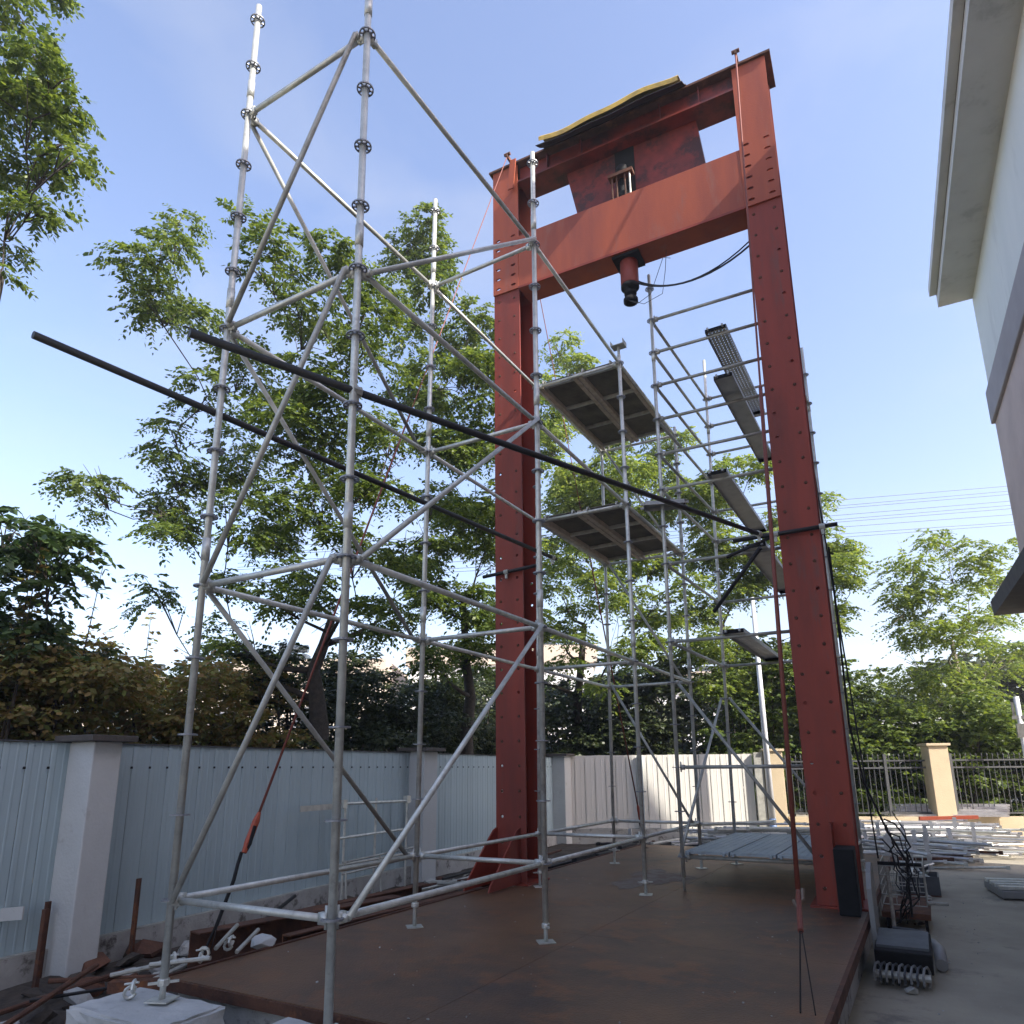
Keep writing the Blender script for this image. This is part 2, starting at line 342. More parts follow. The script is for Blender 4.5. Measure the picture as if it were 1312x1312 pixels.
for lv in (0, 5, 7, 9, 10, 12, 13, 14): ledger(TB, PB['Q2'](HB(lv)), PB['Q4'](HB(lv)), m=GALVW)
for lv in (0, 5, 9, 13): ledger(TB, PB['Q3'](HB(lv)), PB['Q4'](HB(lv)), m=GALVW)
brace(TB, PB['Q3'](HB(0)), PB['Q1'](HB(4)), -.05); brace(TB, PB['Q1'](HB(0)), PB['Q2'](HB(4)), -.05); brace(TB, PB['Q4'](HB(0)), PB['Q2'](HB(4)), -.05)
# ------------------------------------------------------------ planks and decks
def deck_panel(x0, x1, y0, y1, z, lab):
    t = thing('deck_panel', lab, 'scaffold deck', ((x0 + x1) / 2, (y0 + y1) / 2, z))
    part('plywood_board', MB().box((x0 + .012, y0 + .01, z + .055), (x1 - .012, y1 - .01, z + .067)), PLY, t)
    for xa in (x0 + .004, x1 - .064): part('side_joist', MB().box((xa, y0, z - .02), (xa + .06, y1, z + .054)), ALU, t, bevel=.004)
    for k in range(4):
        y = y0 + .05 + (y1 - y0 - .14) * k / 3
        part('cross_bar', MB().box((x0 + .065, y, z + .012), (x1 - .065, y + .045, z + .054)), GALVW, t)
    for xa in (x0 + .1, x1 - .1):
        for yy, s in ((y0, -1), (y1, 1)): part('hook', MB().path([(xa, yy - s * .02, z + .04), (xa, yy + s * .03, z + .06), (xa, yy + s * .07, z + .045), (xa, yy + s * .075, z)], .012, 5), GALVW, t)
for z, nm in ((6.0, 'upper'), (4.0, 'lower')):
    deck_panel(.06, .65, Y2 + .05, Y3 - .03, z, 'dark plywood deck panel on the %s level, on the gantry column side' % nm)
    deck_panel(.66, 1.26, Y2 + .05, Y3 - .03, z, 'dark plywood deck panel on the %s level, on the side under the u-head post' % nm)
def plank(x, y, z, L_, w, lab, perf=True, yaw=0., m=PERF):
    t = thing('scaffold_plank', lab, 'plank', (x, y, z))
    c, s = math.cos(yaw), math.sin(yaw); ax = Vector((-s, c, 0)); bx = Vector((c, s, 0)); o = Vector((x, y, z))
    def bb(u0, u1, v0, v1, z0, z1): return MB().obox(o + bx * u0 + ax * v0 + Vector((0, 0, z0)), bx * (u1 - u0), ax * (v1 - v0), (0, 0, z1 - z0))
    # perforated walking sheet: strips between rows of slots
    b = MB(); nr = 6 if perf else 4
    for k in range(nr + 1):
        u = w * k / nr; hw = w / nr * .38
        b.obox(o + bx * max(0, u - hw) + Vector((0, 0, .045)), bx * (min(w, u + hw) - max(0, u - hw)), ax * L_, (0, 0, .004))
    n2 = int(L_ / .06)
    for k in range(n2 + 1):
        v = (L_ - .028) * k / n2
        b.obox(o + ax * v + Vector((0, 0, .0455)), bx * w, ax * (.040 if perf else .0605), (0, 0, .003))
    part('walking_sheet', b, m, t)
    part('side_rail', bb(-.004, 0, 0, L_, 0, .052), m, t); part('side_rail', bb(w, w + .004, 0, L_, 0, .052), m, t)
    em = m if m is GRATE else DARK; part('end_plate', bb(0, w, -.003, 0, 0 if em is DARK else .02, .05), em, t); part('end_plate', bb(0, w, L_, L_ + .003, 0, .05), em, t)
    for u in (.04, w - .04):
        for v, e in ((0, -1), (L_, 1)): part('hook', MB().obox(o + bx * (u - .012) + ax * (v + (e * .003)) + Vector((0, 0, .012)), bx * .024, ax * e * .05, (0, 0, .03)), m, t)
    return t
plank(2.33, 5.42, HB(13) + .025, 2.62, .27, 'perforated steel plank on the highest rung holding one')
plank(2.50, 4.90, HB(11) + .025, 2.75, .22, 'steel plank overhanging its rung, just under the highest plank', False)
plank(2.22, 5.38, HB(9) + .025, 2.62, .24, 'steel plank on the rung above the black clamp poles', False)
plank(2.56, 5.42, HB(7) + .025, 2.62, .27, 'ribbed steel plank just below the black clamp poles', False)
plank(2.25, 5.42, HB(5) + .025, 2.62, .24, 'lowest single steel plank beside the right red column', True)
for k, lb in enumerate(('left of the three blue grey deck planks just above the steel bed', 'middle of the three blue grey deck planks just above the steel bed', 'right of the three blue grey deck planks just above the steel bed')):
    plank(1.63 + k * .505, 5.42, HB(0) + .024, 2.6, .48, lb, True, m=GRATE)
plank(1.34, 5.5, 4.06, .5, .24, 'short dark plank bridging beside the lower plywood deck', False, yaw=-1.2)
# ------------------------------------------------------------ red gantry
GA = math.radians(2.117); G = Vector((math.cos(GA), math.sin(GA), 0)); NN = Vector((-math.sin(GA), math.cos(GA), 0)); CC = 4.98913
def gp(g, o, z): return G * g + NN * (CC + o) + Vector((0, 0, z))
def gbox(g0, g1, o0, o1, z0, z1): return MB().obox(gp(g0, o0, z0), G * (g1 - g0), NN * (o1 - o0), (0, 0, z1 - z0))
GT = thing('test_gantry', 'tall red steel portal gantry with perforated columns straddling the steel bed', 'gantry', gp(1.6, .2, ZP))
def holed(g0, g1, z0, z1, o0, o1, pitch, slot=False, cols=2):
    """plate with real bolt holes"""
    b = MB(); nrow = max(1, int(round((z1 - z0) / pitch))); h = (z1 - z0) / nrow; w = (g1 - g0) / cols
    for i in range(nrow):
        for j in range(cols):
            ca = g0 + w * (j + .5) + (-.02 if j == 0 else .02) * (cols == 2); cz = z0 + h * (i + .5)
            ga, gb = g0 + w * j, g0 + w * (j + 1); za, zb = z0 + h * i, z0 + h * (i + 1)
            rx, rz = (.042, .021) if slot else (.021, .021)
            outer = [(gb, cz), (gb, zb), (ca, zb), (ga, zb), (ga, cz), (ga, za), (ca, za), (gb, za)]
            inner = [(ca + rx * math.cos(k * math.pi / 4), cz + rz * math.sin(k * math.pi / 4)) for k in range(8)]
            vs = [gp(a, o0, z) for a, z in outer] + [gp(a, o0, z) for a, z in inner] + [gp(a, o1, z) for a, z in outer] + [gp(a, o1, z) for a, z in inner]
            fs = []
            for k in range(8):
                n = (k + 1) % 8
                fs += [(k, 8 + k, 8 + n, n), (16 + k, 16 + n, 24 + n, 24 + k), (8 + k, 24 + k, 24 + n, 8 + n)]
            b.add(vs, fs)
    for (q0, q1) in ((g0, g0), (g1, g1)):
        b.add([gp(q0, o0, z0), gp(q0, o1, z0), gp(q0, o1, z1), gp(q0, o0, z1)], [(0, 1, 2, 3)])
    b.add([gp(g0, o0, z0), gp(g1, o0, z0), gp(g1, o1, z0), gp(g0, o1, z0)], [(0, 1, 2, 3)])
    b.add([gp(g0, o0, z1), gp(g1, o0, z1), gp(g1, o1, z1), gp(g0, o1, z1)], [(0, 1, 2, 3)])
    return b
DEP = .46
bolt_me = MB().lathe((0, 0, 0), [(.017, 0), (.017, .014), (.012, .018)], 6).mesh('bolt', RUST)
for g0, g1 in ((-.46, -.04), (3.222, 3.642)):
    part('front_flange', holed(g0, g1, ZP + .02, 7.75, 0, .022, .31), RED, GT)
    part('back_flange', gbox(g0, g1, DEP - .022, DEP, ZP + .02, 2.2), RED, GT); part('back_flange', holed(g0, g1, 2.2, 3.44, DEP - .022, DEP, .31), RED, GT); part('back_flange', gbox(g0, g1, DEP - .022, DEP, 3.44, 7.75), RED, GT)
    gm = (g0 + g1) / 2; nr_ = 27; hh = (7.75 - ZP - .02) / nr_
    for i in range(nr_):
        for sg in (-1, 1):
            if random.random() < .82:
                o = inst('bolt', bolt_me, GT, gp(gm + sg * .125, .012, ZP + .02 + hh * (i + .5))); o.rotation_euler = (math.pi / 2, 0, GA)
    part('web_plate', gbox(gm - .009, gm + .009, .022, DEP - .022, ZP + .02, 7.75), RED, GT)
    part('foot_plate', gbox(g0 - .06, g1 + .06, -.08, DEP + .08, ZP, ZP + .02), RED, GT)
    part('head_flange', gbox(g0 - .004, g1 + .004, -.026, -.001, 8.74, 9.93), REDO, GT)
    part('splice_plate', holed(g0 - .004, g1 + .004, 7.72, 8.74, -.026, -.001, .17, True), REDO, GT)
    part('head_flange', gbox(g0, g1, DEP - .022, DEP, 7.75, 9.93), REDO, GT)
    part('web_plate', gbox(gm - .009, gm + .009, .0, DEP - .022, 7.75, 9.93), RED, GT)
# beams
part('lower_beam', gbox(-.036, 3.218, -.02, .36, 7.70, 8.62), REDO, GT, bevel=.006)
part('beam_lip', gbox(-.036, 3.218, -.034, -.0205, 7.70, 7.735), RED, GT)
part('upper_beam_web', gbox(-.036, 3.218, .07, .09, 9.635, 9.93), GREASE_SHADE, GT)
part('upper_beam_flange', gbox(-.036, 3.218, -.02, .40, 9.60, 9.633), GREASE_SHADE, GT)
part('upper_beam_web', gbox(-.036, 3.218, .36, .38, 9.635, 9.93), GREASE_SHADE, GT)
part('upper_beam_top', gbox(-.52, 3.72, -.06, .52, 9.932, 9.965), RUST, GT)
for g in (.45, 1.0, 2.2, 2.75): part('stiffener', gbox(g, g + .014, 0, .068, 9.635, 9.93), GREASE_SHADE, GT)
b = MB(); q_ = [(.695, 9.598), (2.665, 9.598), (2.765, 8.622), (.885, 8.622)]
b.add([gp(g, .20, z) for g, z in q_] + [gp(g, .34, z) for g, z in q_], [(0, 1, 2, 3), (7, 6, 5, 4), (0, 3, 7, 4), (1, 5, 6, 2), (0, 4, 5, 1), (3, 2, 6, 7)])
part('actuator_housing', b, GREASE_SHADE, GT)
part('cavity_dark_plate', gbox(1.47, 1.76, .186, .198, 8.624, 9.596), DARK, GT)  # black plate put in for the darkness inside the open cavity
# actuator
act = MB().lathe(gp(1.6, .09, 8.63), [(.09, 0), (.09, .10), (.05, .11), (.05, .42), (.08, .43), (.08, .56)], 14); part('actuator_rod_head', act, DARK, GT, smooth=True)
for da in (-.13, -.06, .06, .13): part('clamp_bolt', MB().tube(gp(1.6 + da, .0, 8.63), gp(1.6 + da, .0, 9.0), .013, n=6), GALVW if da > .1 else RUST, GT)
part('clamp_bracket', MB().obox(gp(1.42, -.04, 8.98), G * .36, NN * .12, (0, 0, .05)), RUST, GT)
part('bearing_plate', gbox(1.41, 1.79, .0, .34, 7.66, 7.698), DARK, GT)
part('loading_cylinder', MB().lathe(gp(1.6, .17, 7.28), [(.12, 0), (.125, .02), (.125, .37), (.10, .38)], 20), RED, GT, smooth=True)
part('load_cell', MB().lathe(gp(1.6, .17, 7.0), [(.07, 0), (.10, .02), (.10, .07), (.06, .09), (.06, .12), (.085, .14), (.085, .18), (.07, .2), (.11, .22), (.126, .24), (.126, .28)], 18), DARK, GT, smooth=True)
# column feet gussets
for g, o0 in ((-.455, 0), (-.13, 0)):
    b = MB(); pr_ = [(0, ZP + .021), (-.80, ZP + .021), (-.77, ZP + .08), (-.22, -.06), (-.10, .03), (0, .06)]
    vs = [gp(g, o, z) for o, z in pr_] + [gp(g + .018, o, z) for o, z in pr_]; n = len(pr_)
    b.add(vs, [tuple(range(n)), tuple(range(2 * n - 1, n - 1, -1))] + [(i, n + i, n + (i + 1) % n, (i + 1) % n) for i in range(n)])
    part('gusset_plate', b, RED, GT)
part('gusset_plate', MB().obox(gp(3.43, -.30, ZP + .021), G * .016, NN * .299, (0, 0, .80)), RED, GT)
bb_ = solo('rubber_guard', gbox(3.45, 3.63, -.42, -.03, ZP + .003, ZP + .60), DARK, 'black rubber guard block against the foot of the right red column', 'guard block', bevel=.01)
# tie brackets on the top
for g in (-.13, 3.31):
    t = MB(); t.obox(gp(g - .015, -.20, 9.966), G * .03, NN * .28, (0, 0, .06)); t.tube(gp(g - .05, -.17, 10.03), gp(g + .05, -.17, 10.03), .025, n=8)
    part('tie_bracket', t, RUST, GT)
b = MB(); b.add([gp(-.36, -.15, 9.96), gp(-.24, -.15, 9.96), gp(-.33, -.03, 9.42), gp(-.40, -.03, 9.42)], [(0, 1, 2, 3)]); b2 = MB(); b2.obox(gp(-.17, -.10, 9.45), G * .10, NN * .02, (.06, -.02, .5)); part('hanging_strap', b2, REDO, GT)
# roof sheet and tarpaulin on the gantry
def sheet(g0, g1, prof, nseg, wav, ph, thick):
    top = []
    for i in range(nseg + 1):
        g = g0 + (g1 - g0) * i / nseg
        for (o, z) in prof:
            w = wav * (math.sin(g * 3.1 + ph) + .5 * math.sin(g * 7.7 + o * 5))
            top.append((g, o, z + w))
    n = len(prof); b = MB(); vs = [gp(*q) for q in top] + [gp(a, o, z - thick) for a, o, z in top]; K = len(top); fs = []
    for i in range(nseg):
        for j in range(n - 1):
            a = i * n + j; fs += [(a, a + n, a + n + 1, a + 1), (K + a, K + a + 1, K + a + n + 1, K + a + n)]
        for j in (0, n - 1):
            a = i * n + j; fs.append((a, K + a, K + a + n, a + n))
    for i in (0, nseg):
        for j in range(n - 1): a = i * n + j; fs.append((a, a + 1, K + a + 1, K + a))
    b.add(vs, fs); return b
solo('roof_sheet', sheet(.44, 2.62, [(-.36, 9.73), (-.20, 9.84), (-.07, 9.968), (.3, 10.03), (.5, 10.0)], 14, .014, 1.0, .012), TARP, 'dark sagging rain cover sheet lying on top of the red gantry', 'rain cover')
solo('yellow_tarpaulin', sheet(.50, 2.57, [(-.375, 9.775), (-.38, 9.84), (-.32, 9.915), (-.05, 10.01), (.4, 10.05)], 22, .030, 1.7, .005), YEL, 'yellow tarpaulin draped over the dark cover sheet on top of the red gantry', 'tarpaulin')
# stays
def stay(name, A, Bp, lab, redto=.86, r=.011, mid=None, tb=.028, tm=None):
    t = thing(name, lab, 'tie rod', Bp); A = Vector(A); Bp = Vector(Bp)
    def q(s): return A + (Bp - A) * s
    if mid:
        M_ = Vector(mid); q0 = q
        def q(s): return A + (M_ - A) * (s / redto) if s <= redto else M_ + (Bp - M_) * ((s - redto) / (1 - redto))
    part('wire_rope', MB().tube(q(0), q(.5), r * .8, n=6), REDROD, t)
    part('rod', MB().tube(q(.5), q(redto), r * 1.4, n=8), REDROD, t, smooth=True)
    part('turnbuckle', MB().tube(q(redto), q(redto + .006), .014, tb, n=8).tube(q(redto + .006), q(redto + .022), tb, n=8).tube(q(redto + .022), q(redto + .028), tb, .02, n=8), tm or ORANGE, t)
    k = .035 if tm else .03; h = .30 if tm else 1.
    part('chain_hook', MB().path([q(redto + .014 * h) + Vector((k, 0, .05)), q(redto + .022 * h) + Vector((k * .9, 0, 0)), q(redto + .026 * h) + Vector((0, 0, -.02)), q(redto + .028 * h) + Vector((-k, 0, 0)), q(redto + .036 * h) + Vector((-k * .7, 0, 0)), q(redto + .046 * h), q(redto + .06 * h), q(redto + .075 * h)], .014, 6), tm and BRONZE or DARK, t)
    e0 = redto + .07 * h
    part('lower_cable', MB().tube(q(e0), q(1) - Vector((.03, 0, 0)), .005 if tm else .010, n=6).tube(q(e0), q(1) + Vector((.05, 0, 0)), .004, n=5), DARK, t)
    return t
stay('stay_rod', gp(-.13, -.17, 10.0), (-.57, .72, -.56), 'red stay rod with orange turnbuckle running down to the left bed edge', .905, r=.0075)
stay('stay_rod', gp(3.31, -.17, 10.0), (3.39, 1.66, -.60), 'red stay rod passing in front of the right column down to the bed', .93, r=.0135, mid=(3.198, 3.0, -.142), tb=.020, tm=REDROD)
stay('stay_rod', gp(-.25, .5, 9.9), (-.30, 9.5, -.60), 'far stay rod sloping down behind the left red column', .93, r=.009)
t = thing('stay_cable', 'black stay cable sloping down behind the right red column', 'cable', (3.55, 9.6, -.6))
part('wire_rope', MB().tube(gp(3.4, .5, 9.9), (3.35, 9.6, -.6), .012, n=6), CABLE, t)
# black poles and clamps
def pole(A, Bp, lab, r=.0242, clamps=()):
    t = thing('black_pole', lab, 'pole', A); A = Vector(A); Bp = Vector(Bp); part('tube', MB().tube(A, Bp, r, n=12), BLKPIPE, t, smooth=True)
    for s in clamps:
        p = A + (Bp - A) * s; d = (Bp - A).normalized(); part('coupler', MB().tube(p - d * .03, p + d * .03, r + .012, n=8).obox(p + Vector((-.015, -.015, -.09)), (.03, 0, 0), (0, .03, 0), (0, 0, .10)), GALVW, t)
    return t
pole((.99, -.95, 3.07), (2.87, 4.93, 3.30), 'long black pole slanting across the scaffold to the right red column', clamps=(.165, .99))
pole((-.14, -1.2, 3.30), (.30, 4.93, 3.42), 'long black pole slanting across the scaffold to the left red column', clamps=(.985,))
pole(gp(2.72, -.055, 3.31), gp(3.83, -.055, 3.33), 'short horizontal black pole clamped across the right red column', clamps=(.42, .86))
pole(gp(-.62, -.055, 3.33), gp(.18, -.055, 3.38), 'short horizontal black pole clamped across the left red column', clamps=(.45,))
pole((2.80, 5.22, 3.24), (2.12, 5.60, 2.63),  'short black pole sloping down behind the clamp at the right column')
pole((2.45, 5.0, 3.12), (2.98, 5.05, 3.30), 'short black raker pole beside the clamp at the right column', r=.02)
# hydraulic hoses
b = MB(); hp = []
A0, A1, A2, A3 = gp(1.72, .17, 7.28), gp(2.0, .2, 7.1), gp(2.55, .25, 6.95), gp(3.22, .3, 7.42)
for i in range(15):
    s = i / 14; hp.append(A0 * (1 - s) ** 3 + A1 * 3 * s * (1 - s) ** 2 + A2 * 3 * s * s * (1 - s) + A3 * s ** 3)
tt = thing('hydraulic_hose', 'black hoses looping from the loading cylinder to the right column', 'hose', A0)
part('hose', b.path(hp, .013, 6), CABLE, tt)
part('hose', MB().path([p + Vector((-.02, 0, .05 + .22 * math.sin(i / 14 * 3.14) * -.2 + (.25 if i == 0 else 0) * 0)) for i, p in enumerate(hp)], .010, 5), CABLE, tt)
part('thin_wire', MB().path([gp(1.6, .1, 7.0), gp(1.72, .1, 6.92), gp(1.9, .1, 7.0), gp(2.0, .1, 7.25), gp(2.1, .1, 7.5), gp(2.2, .1, 7.45)], .004, 4), CABLE, tt)
part('thin_wire', MB().path([gp(1.62, .1, 7.0), gp(1.8, .1, 6.88), gp(2.06, .1, 6.95), gp(2.12, .1, 7.3), gp(2.15, .1, 7.6)], .004, 4), CABLE, tt)
# ------------------------------------------------------------ concrete blocks under the near posts
def rough_block(x0, x1, y0, y1, z0, z1, lab):
    n = 6; b = MB()
    bm = bmesh.new(); bmesh.ops.create_cube(bm, size=1)
    bmesh.ops.subdivide_edges(bm, edges=bm.edges[:], cuts=n, use_grid_fill=True)
    bmesh.ops.bevel(bm, geom=[e for e in bm.edges if e.calc_face_angle(0) > .5], offset=.03, segments=2, affect='EDGES')
    for v in bm.verts:
        j = Vector((random.uniform(-1, 1), random.uniform(-1, 1), random.uniform(-1, 1) * .4)) * .012
        v.co = Vector(((x0 + x1) / 2 + v.co.x * (x1 - x0), (y0 + y1) / 2 + v.co.y * (y1 - y0), (z0 + z1) / 2 + v.co.z * (z1 - z0))) + j
    vs = [v.co.copy() for v in bm.verts]; bm.verts.index_update(); fs = [tuple(v.index for v in f.verts) for f in bm.faces]; bm.free()
    b.add(vs, fs); return solo('concrete_block', b, BLOCK, lab, 'concrete block', 'blocks under the scaffold feet', smooth=False)
rough_block(-.42, .42, -.33, .13, ZG, -.572, 'pale concrete block under the leftmost scaffold post')
rough_block(.82, 1.75, -.32, .20, ZG, -.588, 'pale concrete block under the second near scaffold post, cut by the frame')
# ------------------------------------------------------------ left sheet fence
FA = math.atan(.084)
def fpt(y, z, off=0): return Vector((-2.65 - .084 * (y - 1) + off, y, z))
FD = Vector((-.084, 1, 0)).normalized(); FN = Vector((FD.y, -FD.x, 0))   # FN towards the yard
FO = fpt(-8, 0)
def fence_run(th, O, d, n, L_, z0, z1, m, pw, slope=0., gaps=(), rib=.004, seam=.006):
    """corrugated panels, each one an object sharing one mesh"""
    q = MB(); w = pw
    pf = [(0, 0), (.012, rib), (.045, rib), (.058, 0), (w * .55, 0), (w * .55 + .006, .003), (w * .55 + .02, .003), (w * .55 + .026, 0), (w - seam, 0), (w - seam + .001, -.045), (w - .0005, -.045)]
    vs = []
    for zz in (z0, z1):
        for a, o_ in pf: vs.append(Vector((a, -o_, zz)))
        for a, o_ in reversed(pf): vs.append(Vector((a, -o_ + .006, zz)))
    K = len(pf) * 2; fs = [(i, (i + 1) % K, K + (i + 1) % K, K + i) for i in range(K)]
    fs += [(i, i + 1, K - 2 - i, K - 1 - i) for i in range(len(pf) - 1)]
    fs += [(K + i, 2 * K - 1 - i, 2 * K - 2 - i, K + i + 1) for i in range(len(pf) - 1)]
    q.add(vs, fs); me = q.mesh('cladding_panel', m)
    ang = math.atan2(d.y, d.x); cnt = int(L_ / pw)
    for i in range(cnt):
        s = i * pw
        if any(a < s + pw / 2 < c for a, c in gaps): continue
        o = inst('cladding_panel', me, th, O + d * s + Vector((0, 0, random.uniform(-.004, .004))), (0, 0, ang))
        # mesh faces -y local => yard side
        sb = MB()
    return me
LF = thing('sheet_fence', 'long pale blue ribbed sheet metal fence on the left in the shade', 'fence', fpt(4, ZG))
fence_run(LF, fpt(-6, 0), FD, FN, 18.9, -.70, 1.03, FENCE, .205)
def wallrun(th, O, d, n, L_, z0, z1, th_, m, name='plinth_wall'):
    return part(name, MB().obox(O + Vector((0, 0, z0)) - n * th_ / 2, d * L_, n * th_, (0, 0, z1 - z0)), m, th)
wallrun(LF, fpt(-6, 0), FD, FN, 18.9, ZG, -.705, .16, PLINTH)
part('top_rail', MB().obox(fpt(-6, 1.032) - FN * .03, FD * 18.9, FN * .05, (0, 0, .012)), IRON, LF)
part('bottom_rail', MB().obox(fpt(-6, -.704) + FN * .004, FD * 18.9, FN * .07, (0, 0, .012)), GALVW, LF)
for s in (.3, 1.3): 
    b = MB()
for k in range(78):
    s = -3 + k * .205
    if s > 12.5: break
    part('rivet', MB().obox(fpt(s + .02, .80) + FN * .016, FD * .022, FN * .008, (0, 0, .022)), DARK, LF)
def pier(th, P, d, n, w, dp_, z1, m, capm, capw=.06, name='pier'):
    t = thing(name, th, 'pier', P)
    part('shaft', MB().obox(P - d * w / 2 - n * dp_ / 2 + Vector((0, 0, 0)), d * w, n * dp_, (0, 0, z1 - P.z)), m, t, bevel=.012)
    part('cap', MB().obox(P - d * (w / 2 + capw) - n * (dp_ / 2 + capw) + Vector((0, 0, z1 - P.z)), d * (w + 2 * capw), n * (dp_ + 2 * capw), (0, 0, .055)), capm, t, bevel=.006)
    return t
pier('grey white rendered pier with dark cap at the left end of the fence', fpt(.85, ZG, .17), FD, FN, .28, .34, 1.04, PIER, CAP, .09)
pier('grey rendered pier with dark cap, second along the left fence', fpt(6.55, ZG, .10), FD, FN, .42, .36, 1.06, PIER, CAP, .10)
pier('slim grey pier in the far left corner where both sheet fences meet', fpt(12.75, ZG, .14), FD, FN, .42, .36, 1.06, PIER, CAP, .08)
# far fence line
FR = Vector((.923, .386, 0)).normalized(); FRN = Vector((FR.y, -FR.x, 0)); FO2 = Vector((-3.5, 12.96, 0))
FF = thing('sheet_fence', 'white ribbed sheet metal fence at the back, half in sunlight', 'fence', FO2 + Vector((2, 1, ZG)))
fence_run(FF, FO2, FR, FRN, 4.45, -.62, 1.07, FENCEW, .247, rib=.0015, seam=.016)
wallrun(FF, FO2, FR, FRN, 4.45, ZG, -.625, .18, PLINTH)
part('fence_post', MB().obox(FO2 + FR * 1.75 + FRN * .02 + Vector((0, 0, -.9)), FR * .12, FRN * .06, (0, 0, 1.95)), FENCE, FF)
part('end_post', MB().obox(FO2 + FR * 4.46 + FRN * .0 + Vector((0, 0, -.9)), FR * .20, FRN * .12, (0, 0, 2.0)), GALVW, FF)
pier('narrow beige rendered pier between the white sheet fence and the railings', FO2 + FR * 4.90 + Vector((0, 0, ZG)), FR, FRN, .40, .34, 1.12, BEIGE, BEIGE, .04)
pier('wide beige rendered pier between the two railing bays on the right', FO2 + FR * 8.52 + Vector((0, 0, ZG)), FR, FRN, .42, .42, 1.20, BEIGE, BEIGE, .05)
def railing(s0, s1, lab, zlo=-.30):
    t = thing('iron_railing', lab, 'railing', FO2 + FR * s0 + Vector((0, 0, ZG)))
    part('plinth_wall', MB().obox(FO2 + FR * s0 - FRN * .12 + Vector((0, 0, ZG)), FR * (s1 - s0), FRN * .24, (0, 0, zlo - .06 - ZG)), BEIGE, t)
    for z in (zlo, .70, .86): part('rail', MB().obox(FO2 + FR * s0 - FRN * .018 + Vector((0, 0, z)), FR * (s1 - s0), FRN * .036, (0, 0, .035)), IRON, t)
    b = MB(); b.tube((0, 0, zlo + .002), (0, 0, .97), .0095, n=6); b.lathe((0, 0, .965), [(.010, 0), (.017, .025), (.002, .075)], 6)
    me = b.mesh('picket', IRON); n = int((s1 - s0) / .115)
    for i in range(n): inst('picket', me, t, FO2 + FR * (s0 + .06 + i * .115))
    for s in np.arange(s0 + .04, s1, 2.2): part('railing_post', MB().obox(FO2 + FR * s - FRN * .03 + Vector((0, 0, zlo - .05)), FR * .06, FRN * .06, (0, 0, 1.38)), IRON, t)
railing(5.14, 8.28, 'grey spiked iron railing between the two beige piers')
railing(8.77, 14.0, 'grey spiked iron railing running off to the right behind the pipe pile')
# lamp post and short grey pole
t = thing('lamp_post', 'slim white post with blue foot standing before the beige pier', 'post', (.33, 13.6, ZG))
lp = FO2 + FR * 4.62 + FRN * .75; lp = Vector((lp.x, lp.y, 0)); t.location = lp + Vector((0, 0, ZG))
part('shaft', MB().tube(lp + Vector((0, 0, -.35)), lp + Vector((0, 0, 4.7)), .075, .045, n=14), WHITEP, t, smooth=True)
part('painted_foot', MB().tube(lp + Vector((0, 0, ZG)), lp + Vector((0, 0, -.351)), .082, .078, n=14), BLUEP, t, smooth=True)
rp = FO2 + FR * 10.2 + FRN * .5
t = thing('grey_camera_pole', 'pale pole with small bracket at the right edge before the railings', 'post', rp + Vector((0, 0, ZG)))
part('shaft', MB().tube(rp + Vector((0, 0, ZG)), rp + Vector((0, 0, 2.25)), .055, n=10), WHITEP, t, smooth=True)
part('bracket', MB().obox(rp + Vector((-.14, -.05, 1.75)), (.28, 0, 0), (0, .1, 0), (0, 0, .08)).obox(rp + Vector((-.12, -.03, 1.83)), (.05, 0, 0), (0, .05, 0), (0, 0, .3)), GALVW, t)
part('junction_box', MB().obox(rp + Vector((-.09, -.1, 1.35)), (.18, 0, 0), (0, .2, 0), (0, 0, .3)), GALVW, t)
# frames leaning on the left fence
t = thing('ladder_frame', 'galvanised ladder frame hung on the shaded sheet fence', 'ladder', fpt(4.9, -.9, .3))
def fq(y, z, off=.2): return fpt(y, z, off)
part('rail', MB().obox(fq(3.6, .27), FD * .75, FN * .02, (0, 0, .07)), GALVW, t)
part('rail', MB().tube(fq(4.45, .33), fq(6.1, .30), .02, n=8), GALV, t)
part('rail', MB().tube(fq(4.35, -.11), fq(6.1, -.11), .018, n=8), GALV, t)
part('rail', MB().tube(fq(4.35, -.45), fq(6.2, -.47), .018, n=8), GALVW, t)
for y in (4.5, 5.2, 6.0): part('rung', MB().tube(fq(y, .38), fq(y, -.93), .017, n=8), GALV, t)
for y in (4.45, 6.0): part('coupler', MB().box(tuple(fq(y, .27) - Vector((.04, .04, 0))), tuple(fq(y, .27) + Vector((.04, .04, .11)))), GALV, t)
t = thing('ladder_frame', 'low wire frame standing on the rubble against the shaded fence', 'ladder', fpt(4.6, -.9, .5))
for z in (-.38, -.52): part('rail', MB().tube(fq(4.2, z, .45), fq(5.9, z + .03, .45), .014, n=6), GALVW, t)
for y in (4.25, 5.0, 5.85): part('rung', MB().tube(fq(y, -.36, .45), fq(y, -.96, .5), .014, n=6), GALVW, t)
